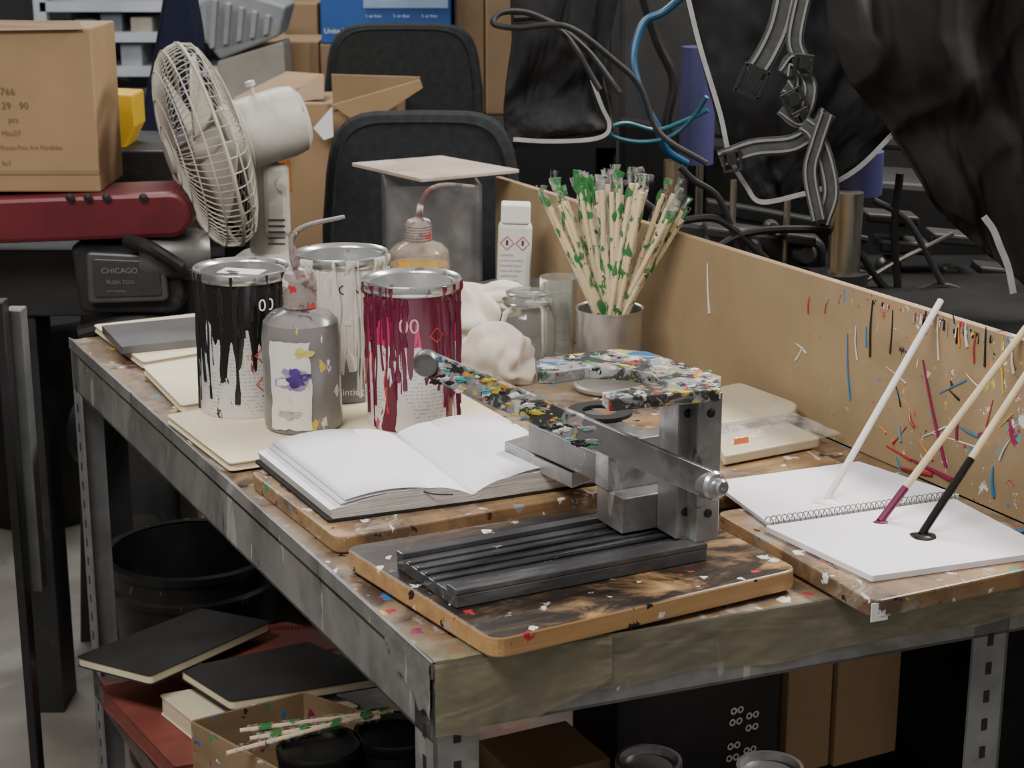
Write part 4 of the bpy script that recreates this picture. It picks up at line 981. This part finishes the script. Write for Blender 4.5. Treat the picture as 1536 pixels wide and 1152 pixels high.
mk('printed_panel',extr([D(545,12,4.994),D(672,12,4.994),D(672,-40,4.994),D(545,-40,4.994)],Vector((0,.002,0))),M('panel_lightblue',(.3,.42,.6),.6),ub)
for i,t_ in enumerate('123'): mk('printed_text',textg(t_+'. air flow',.011,planemap(D(548+i*42,26,4.992),Vector((1,0,0)),Z)),ink,ub)
carton(728,780,-50,5.0,z1,kraft,'tall brown carton behind the chairs')
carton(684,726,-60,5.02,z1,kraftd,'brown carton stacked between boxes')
carton(425,476,5,5.35,z1,kraft,'small brown carton behind the stack') 
Yo=3.95
a=D(398,250,Yo);b=D(600,250,Yo); zt2=D(450,155,Yo).z
ob_=thing('open_cardboard_box',((a.x+b.x)/2,Yo+.12,0),'open cardboard box with raised flaps behind the fan','box')
mk('body',boxg(((a.x+b.x)/2,Yo+.12,zt2/2),(b.x-a.x,.24,zt2)),kraft,ob_,bevel=.003)
def flap(pxs,Y,dy,mat=kraft):
    pts=[D(x,y,Y+k) for (x,y),k in zip(pxs,dy)]; return mk('flap',extr(pts,Vector((0,.004,.001))),mat,ob_)
flap([(350,148),(398,158),(486,112),(430,108)],Yo-.0,(0,0,.15,.2))
flap([(398,158),(486,148),(486,112),(440,130)],Yo+.03,(0,0,.1,.1),kraftd)
flap([(497,112),(630,116),(620,140),(500,165)],Yo-.01,(0,0,.0,.0),kraftd)
flap([(498,158),(630,120),(634,132),(545,190),(500,205)],Yo-.05,(0,0,0,0),kraft)
mk('paper_insert',extr([D(470,192,Yo-.07),D(498,160,Yo-.07),D(500,205,Yo-.07),D(486,210,Yo-.07)],Vector((0,.003,0))),paper,ob_)
mk('warning_label',extr([D(418,240,Yo-.004),D(434,240,Yo-.004),D(438,285,Yo-.004),D(422,287,Yo-.004)],Vector((0,.003,0))),M('orange_tag',(.45,.14,.02),.5),ob_)
carton(222,262,218,3.72,0,kraft,'narrow brown carton standing behind the press',.1)

shf=thing('metal_shelving',(D(190,100,5.6).x,6.1,0),'pale metal shelving stacked with bright bins','shelf')
lightm=M('pale_metal',(.5,.53,.57),.4,.1,.15,6)
a=D(60,110,5.75);b=D(470,-60,5.75)
for z in (.35,.7,a.z+.0,D(0,58,5.75).z,D(0,12,5.75).z): mk('shelf_board',boxg(((a.x+b.x)/2,6.0,z),(b.x-a.x,.4,.03)),lightm,shf)
for x in (a.x,b.x,(a.x+b.x)/2): mk('upright',boxg((x,5.82,.65),(.04,.04,1.3)),lightm,shf)
mk('back_panel',boxg(((a.x+b.x)/2,6.2,.65),(b.x-a.x,.01,1.3)),splat('pale_panel',(.38,.41,.43),.2,5,.6,0,(),[(8,.5,(.1,.1,.1),(1,1,1),3)]),shf)
for i,(x,y0,y1,c_) in enumerate(((110,30,56,(.5,.52,.55)),(150,20,56,(.2,.22,.24)),(195,26,56,(.55,.5,.4)),(120,72,106,(.12,.12,.13)),(180,66,106,(.4,.42,.45)))):
    a_=D(x,y0,5.85);b_=D(x+34,y1,5.85)
    bn=mk('storage_bin',boxg(((a_.x+b_.x)/2,5.95,(a_.z+b_.z)/2),(b_.x-a_.x,.2,a_.z-b_.z)),M('bin_%d'%i,c_,.5),None,bevel=.004,label='small plastic bin sitting on the metal shelving',cat='bin',group='bins on the metal shelving')
casting=M('grey_casting',(.28,.3,.31),.5,.1,.2,10)
dct=thing('machine_part',D(365,90,4.9),'pale grey ribbed machine casting on bench','machine part')
slabY([(300,0),(335,-20),(430,10),(418,55),(330,90),(296,50)],4.82,.2,casting,'housing',dct,.01,.01)
for k in range(5):
    x=318+k*20; slabY([(x,-2+k*6),(x+8,0+k*6),(x+4,72-k*5),(x-4,74-k*5)],4.80,.03,casting,'rib',dct,.003)
slx=slabY([(325,92),(425,62),(432,168),(335,176)],4.82,.15,M('grey_white_sack',(.36,.34,.3),.8),'paper_sack',None,.01,.01); slx['label']='pale grey sack under the casting'; slx['category']='sack'

# ---------------- PRESS ON RIGHT ----------------
pr_=thing('heat_press_machine',(1.2,2.9,0),'dark pneumatic press with blue columns and chrome pistons','machine')
bo=[K+V*.25+U*.3, EX+V*.2+U*.1, EX+V*1.6+U*.1, K+V*1.7+U*.3]
ztop=.93
mk('bed',prismg(bo,.0,ztop,.02),bedm,pr_,bevel=.004)
def cylp(px0,px1,py0,py1,Y,mat,name,parent=pr_):
    a=D(px0,py1,Y);b=D(px1,py1,Y);t=D((px0+px1)/2,py0,Y).z; r=(b.x-a.x)/2; c=Vector(((a.x+b.x)/2,Y,a.z))
    return mk(name,latheg([(0,0),(r,0),(r,t-a.z),(0,t-a.z)],c,28),mat,parent,smooth=True)
dchrome=M('dull_chrome',(.42,.39,.34),.25,.9,.2,10)
cylp(992,1028,240,385,2.9,dchrome,'piston'); cylp(1018,1070,70,245,2.92,bluem,'column')
cylp(1240,1288,288,430,2.6,dchrome,'piston'); cylp(1232,1322,226,290,2.66,bluem,'column')
cylp(1040,1052,240,380,2.95,dchrome,'rod'); cylp(1092,1102,270,380,2.8,dchrome,'rod'); cylp(1172,1182,300,400,2.75,dchrome,'rod')
cylp(1225,1300,408,432,2.6,darkmach,'collar'); cylp(980,1040,366,390,2.9,darkmach,'collar')
slabY([(1060,300),(1230,330),(1230,352),(1060,322)],2.85,.03,darkmach,'crossbar',pr_)
slabY([(1285,270),(1560,290),(1560,540),(1285,440)],2.85,.2,darkmach,'housing',pr_,.01)
slabY([(930,-60),(1560,-60),(1560,240),(930,200)],3.3,.3,darkmach,'frame',pr_,.01)
slabY([(1010,330),(1240,360),(1240,470),(1010,400)],2.75,.06,darkmach,'lower_housing',pr_,.01,.02)
slabY([(1050,215),(1300,235),(1300,420),(1050,400)],3.0,.1,bedm,'rear_housing',pr_,.01)
slabY([(930,180),(1060,200),(1060,392),(930,350)],3.12,.06,bedm,'rear_housing',pr_,.01)
dk_=M('dull_knob',(.075,.075,.073),.35,.4); dk2=M('dull_part',(.04,.04,.04),.4,.3)
for (x,y,r_) in ((1075,360,.02),(1130,372,.014),(1330,400,.02),(1375,425,.014),(1155,340,.012),(1205,380,.018),(1420,410,.016),(1450,460,.012),(1345,345,.012)):
    mk('knob',latheg([(0,0),(r_,0),(r_,.02),(r_*.7,.03),(0,.03)],D(x,y,2.74),18,axis=(0,-1,.1)),dk_,pr_,smooth=True)
rnd=random.Random(12)
for (x0,y0,x1,y1) in ((1060,340,1100,362),(1110,395,1180,410),(1320,360,1400,385),(1390,420,1450,440),(1180,350,1225,372),(1300,320,1380,340),(1400,350,1470,372),(1420,470,1500,490),(1300,425,1360,450),(1470,400,1530,430)):
    slabY([(x0,y0),(x1,y0+6),(x1,y1),(x0,y1-6)],2.70,.06,rnd.choice([dk_,dk2,dk2]),'bracket',pr_,.004)
for (pts,r,mt,n2) in (([(1300,420),(1340,395),(1390,370),(1430,350)],.0035,dchrome,'lever'),([(1050,390),(1120,350),(1230,345),(1300,360)],.006,rubber,'cable'),([(1350,470),(1342,350),(1350,260)],.006,rubber,'cable'),([(960,300),(1010,330),(1080,330),(1150,390)],.006,rubber,'cable'),([(1020,250),(1040,270),(1080,300),(1110,380)],.005,rubber,'cable'),([(1290,380),(1340,440),(1420,430),(1500,470)],.006,rubber,'cable'),([(1310,300),(1360,330),(1400,400),(1440,480)],.005,dk2,'cable')):
    mk(n2,tubeg([D(x,y,2.6) for x,y in pts],r,8),mt,pr_,smooth=True)
def hose(pts,Y,r,mt,label):
    mk('air_hose',tubeg([D(x,y,Y+.02*math.sin(i)) for i,(x,y) in enumerate(pts)],r,10,k=8),mt,None,smooth=True,label=label,cat='hose',group='hanging air hoses')
hose([(900,135),(850,55),(800,22),(755,18),(740,35),(775,42),(850,40),(920,90),(960,130),(990,200),(1060,245)],2.54,.0045,rubber,'looped black air hose hanging by aprons')
hose([(930,140),(880,75),(820,30),(770,28)],2.56,.0045,rubber,'black air hose looping behind another')
hose([(1050,-30),(1000,15),(965,35),(950,90),(965,150),(985,190),(1000,225),(1030,245)],2.85,.0065,bluehose,'thick blue air hose hanging from the press')
hose([(1060,145),(1040,175),(1005,205),(960,213),(920,205),(916,192),(940,185),(985,195),(1030,180),(1062,165)],2.7,.0035,tealhose,'looped teal air hose before the press')
hose([(960,-20),(985,60),(1010,120),(1000,190),(1020,240)],2.95,.008,rubber,'black cable hanging behind the hoses')

def cloth(rows,Y,amp,fr,name,mat,parent=None,seed=0,nu=70,nv=70,**k):
    def fn(u,v):
        s=v*(len(rows)-1); i=min(int(s),len(rows)-2); t=s-i
        y=rows[i][0]*(1-t)+rows[i+1][0]*t; l=rows[i][1]*(1-t)+rows[i+1][1]*t; r=rows[i][2]*(1-t)+rows[i+1][2]*t
        dy0=rows[i][3] if len(rows[i])>3 else 0; dy1=rows[i+1][3] if len(rows[i+1])>3 else 0
        y+= (dy0*(1-t)+dy1*t)*u
        p=D(l+(r-l)*u,y,Y)
        w=noise.noise(Vector((u*2,v*2,seed+4)))
        p.y+=amp*noise.noise(Vector((u*fr,v*fr*.8,seed)))*2+amp*.5*abs(math.sin(u*fr*1.6+v*fr*1.6+5*w))+amp*.3*abs(noise.noise(Vector((u*fr*3,v*fr*2+u*3,seed+9))))
        return p
    return mk(name,gridg(fn,nu,nv),mat,parent,smooth=True,solid=.003,ang=180,**k)
def ribb(pxs,Y,wpx,mat,parent,name='trim_tape'):
    p=[D(x,y,Y) for x,y in pxs]; return mk(name,ribbong(p,wpx*Y/F),mat,parent,solid=.002)
bagl=thing('hanging_apron',D(840,210,2.6),'black apron with grey piping hanging by the hoses','apron')
cloth([(-30,765,935),(60,768,915),(120,760,905),(165,755,915),(195,757,920),(214,768,905,-12)],2.64,.014,4,'fabric',fabric2,bagl,1)
ribb([(770,209),(820,212),(880,210),(908,202),(914,185),(903,160),(888,120)],2.6,6,trimm,bagl)
apr=thing('hanging_apron',D(1150,300,2.45),'black apron with grey straps and buckles hung on the press','apron')
cloth([(-40,1020,1430),(60,1045,1400),(130,1062,1380),(200,1082,1345),(250,1105,1290),(300,1140,1235)],2.5,.015,4,'fabric',fabric2,apr,3)
ribb([(1028,-20),(1050,70),(1080,170),(1095,235),(1120,280),(1142,303),(1200,292),(1240,280),(1290,250),(1342,198)],2.452,7,trimm,apr)
def webb(pts,Y,w,n='strap'):
    ribb(pts,Y,w,strapm,apr,n)
    k=w*.32
    for sg in (-1,1):
        P_=[Vector((x,y,0)) for x,y in pts]; out=[]
        for i,p in enumerate(P_):
            t=(P_[min(i+1,len(P_)-1)]-P_[max(i-1,0)]).normalized(); out.append((p.x-t.y*k*sg,p.y+t.x*k*sg))
        ribb(out,Y-.004,w*.12,stripem,apr,'strap_stripe')
webb([(1180,-10),(1168,40),(1150,80),(1130,112)],2.44,34)
webb([(1205,-10),(1192,60),(1205,100),(1200,140),(1178,128)],2.428,26)
webb([(1176,110),(1190,90),(1215,130),(1200,180),(1172,162)],2.42,22)
webb([(1080,240),(1130,222),(1190,215),(1225,190),(1242,168)],2.432,28)
webb([(1205,185),(1222,200),(1238,240),(1246,290),(1232,335)],2.41,26)
webb([(1240,170),(1225,215),(1215,260),(1228,330)],2.40,22)
buckm=M('buckle_plastic',(.02,.02,.021),.3,0,.2,10)
def buckle(x,y,rot,s=22,Y=2.425):
    o=D(x,y,Y); ex=Vector((math.cos(rot),0,math.sin(rot))); ez=Vector((-math.sin(rot),0,math.cos(rot)))
    m=s*2.45/F
    g=merge(*[boxg(o+ex*dx*m+ez*dz*m,(sx*m,.008,sz*m),ex,Vector((0,1,0)),ez) for dx,dz,sx,sz in ((-.9,0,.3,2.2),(.9,0,.3,2.2),(0,1,2.0,.3),(0,-1,2.0,.3),(0,0.3,1.0,1.3))])
    mk('buckle',g,buckm,apr,bevel=.001)
buckle(1128,122,-.4,20);buckle(1192,152,.5,16,2.405);buckle(1098,242,.2,14);buckle(1205,98,-.1,14,2.41)
dcl=thing('draped_cloth',D(1450,460,2.35),'heavy black dust cover draped over the machine','cover')
cloth([(-60,1235,1620),(50,1240,1620),(120,1270,1620),(190,1335,1620),(240,1365,1620,60),(300,1400,1620,130),(330,1425,1620,170)],2.38,.035,3.2,'fabric',fabric,dcl,6,90,80)
ribb([(1476,325),(1490,345),(1500,370),(1512,400),(1520,440)],2.3,10,trimm,dcl,'strap')
mk('dark_partition',boxg((1.35,4.2,.95),(2.2,.05,1.9)),wallm,None,label='dark partition panel behind the press machine',cat='partition')

# ---------------- LIGHTS ----------------
def area(loc,tgt,sx,sy,e,col=(1,1,1)):
    l=bpy.data.lights.new('ceiling_lamp','AREA'); l.shape='RECTANGLE'; l.size=sx; l.size_y=sy; l.energy=e; l.color=col
    o=bpy.data.objects.new('ceiling_lamp',l); bpy.context.scene.collection.objects.link(o); o.location=loc
    o.rotation_euler=(Vector(tgt)-Vector(loc)).to_track_quat('-Z','Y').to_euler()
area((1.3,2.7,2.5),(.2,1.8,.85),1.3,.3,74,(1,.95,.88))
area((-.9,.7,2.8),(-.1,2.1,.9),1.6,.5,60,(1,.96,.91))
area((-1.2,4.6,2.8),(-1.0,4.2,.8),1.6,.5,46,(.97,.98,1))
w=bpy.data.worlds.new('world'); bpy.context.scene.world=w; w.use_nodes=True
w.node_tree.nodes['Background'].inputs[0].default_value=(.93,.89,.85,1); w.node_tree.nodes['Background'].inputs[1].default_value=.38
cam=bpy.data.cameras.new('camera'); co_=bpy.data.objects.new('camera',cam); bpy.context.scene.collection.objects.link(co_)
co_.location=(0,0,CZ); co_.rotation_euler=(math.pi/2-PITCH,0,0); cam.sensor_width=36; cam.lens=F/1536*36
cam.clip_start=.05
cam.dof.use_dof=True; cam.dof.focus_distance=1.95; cam.dof.aperture_fstop=14
bpy.context.scene.camera=co_
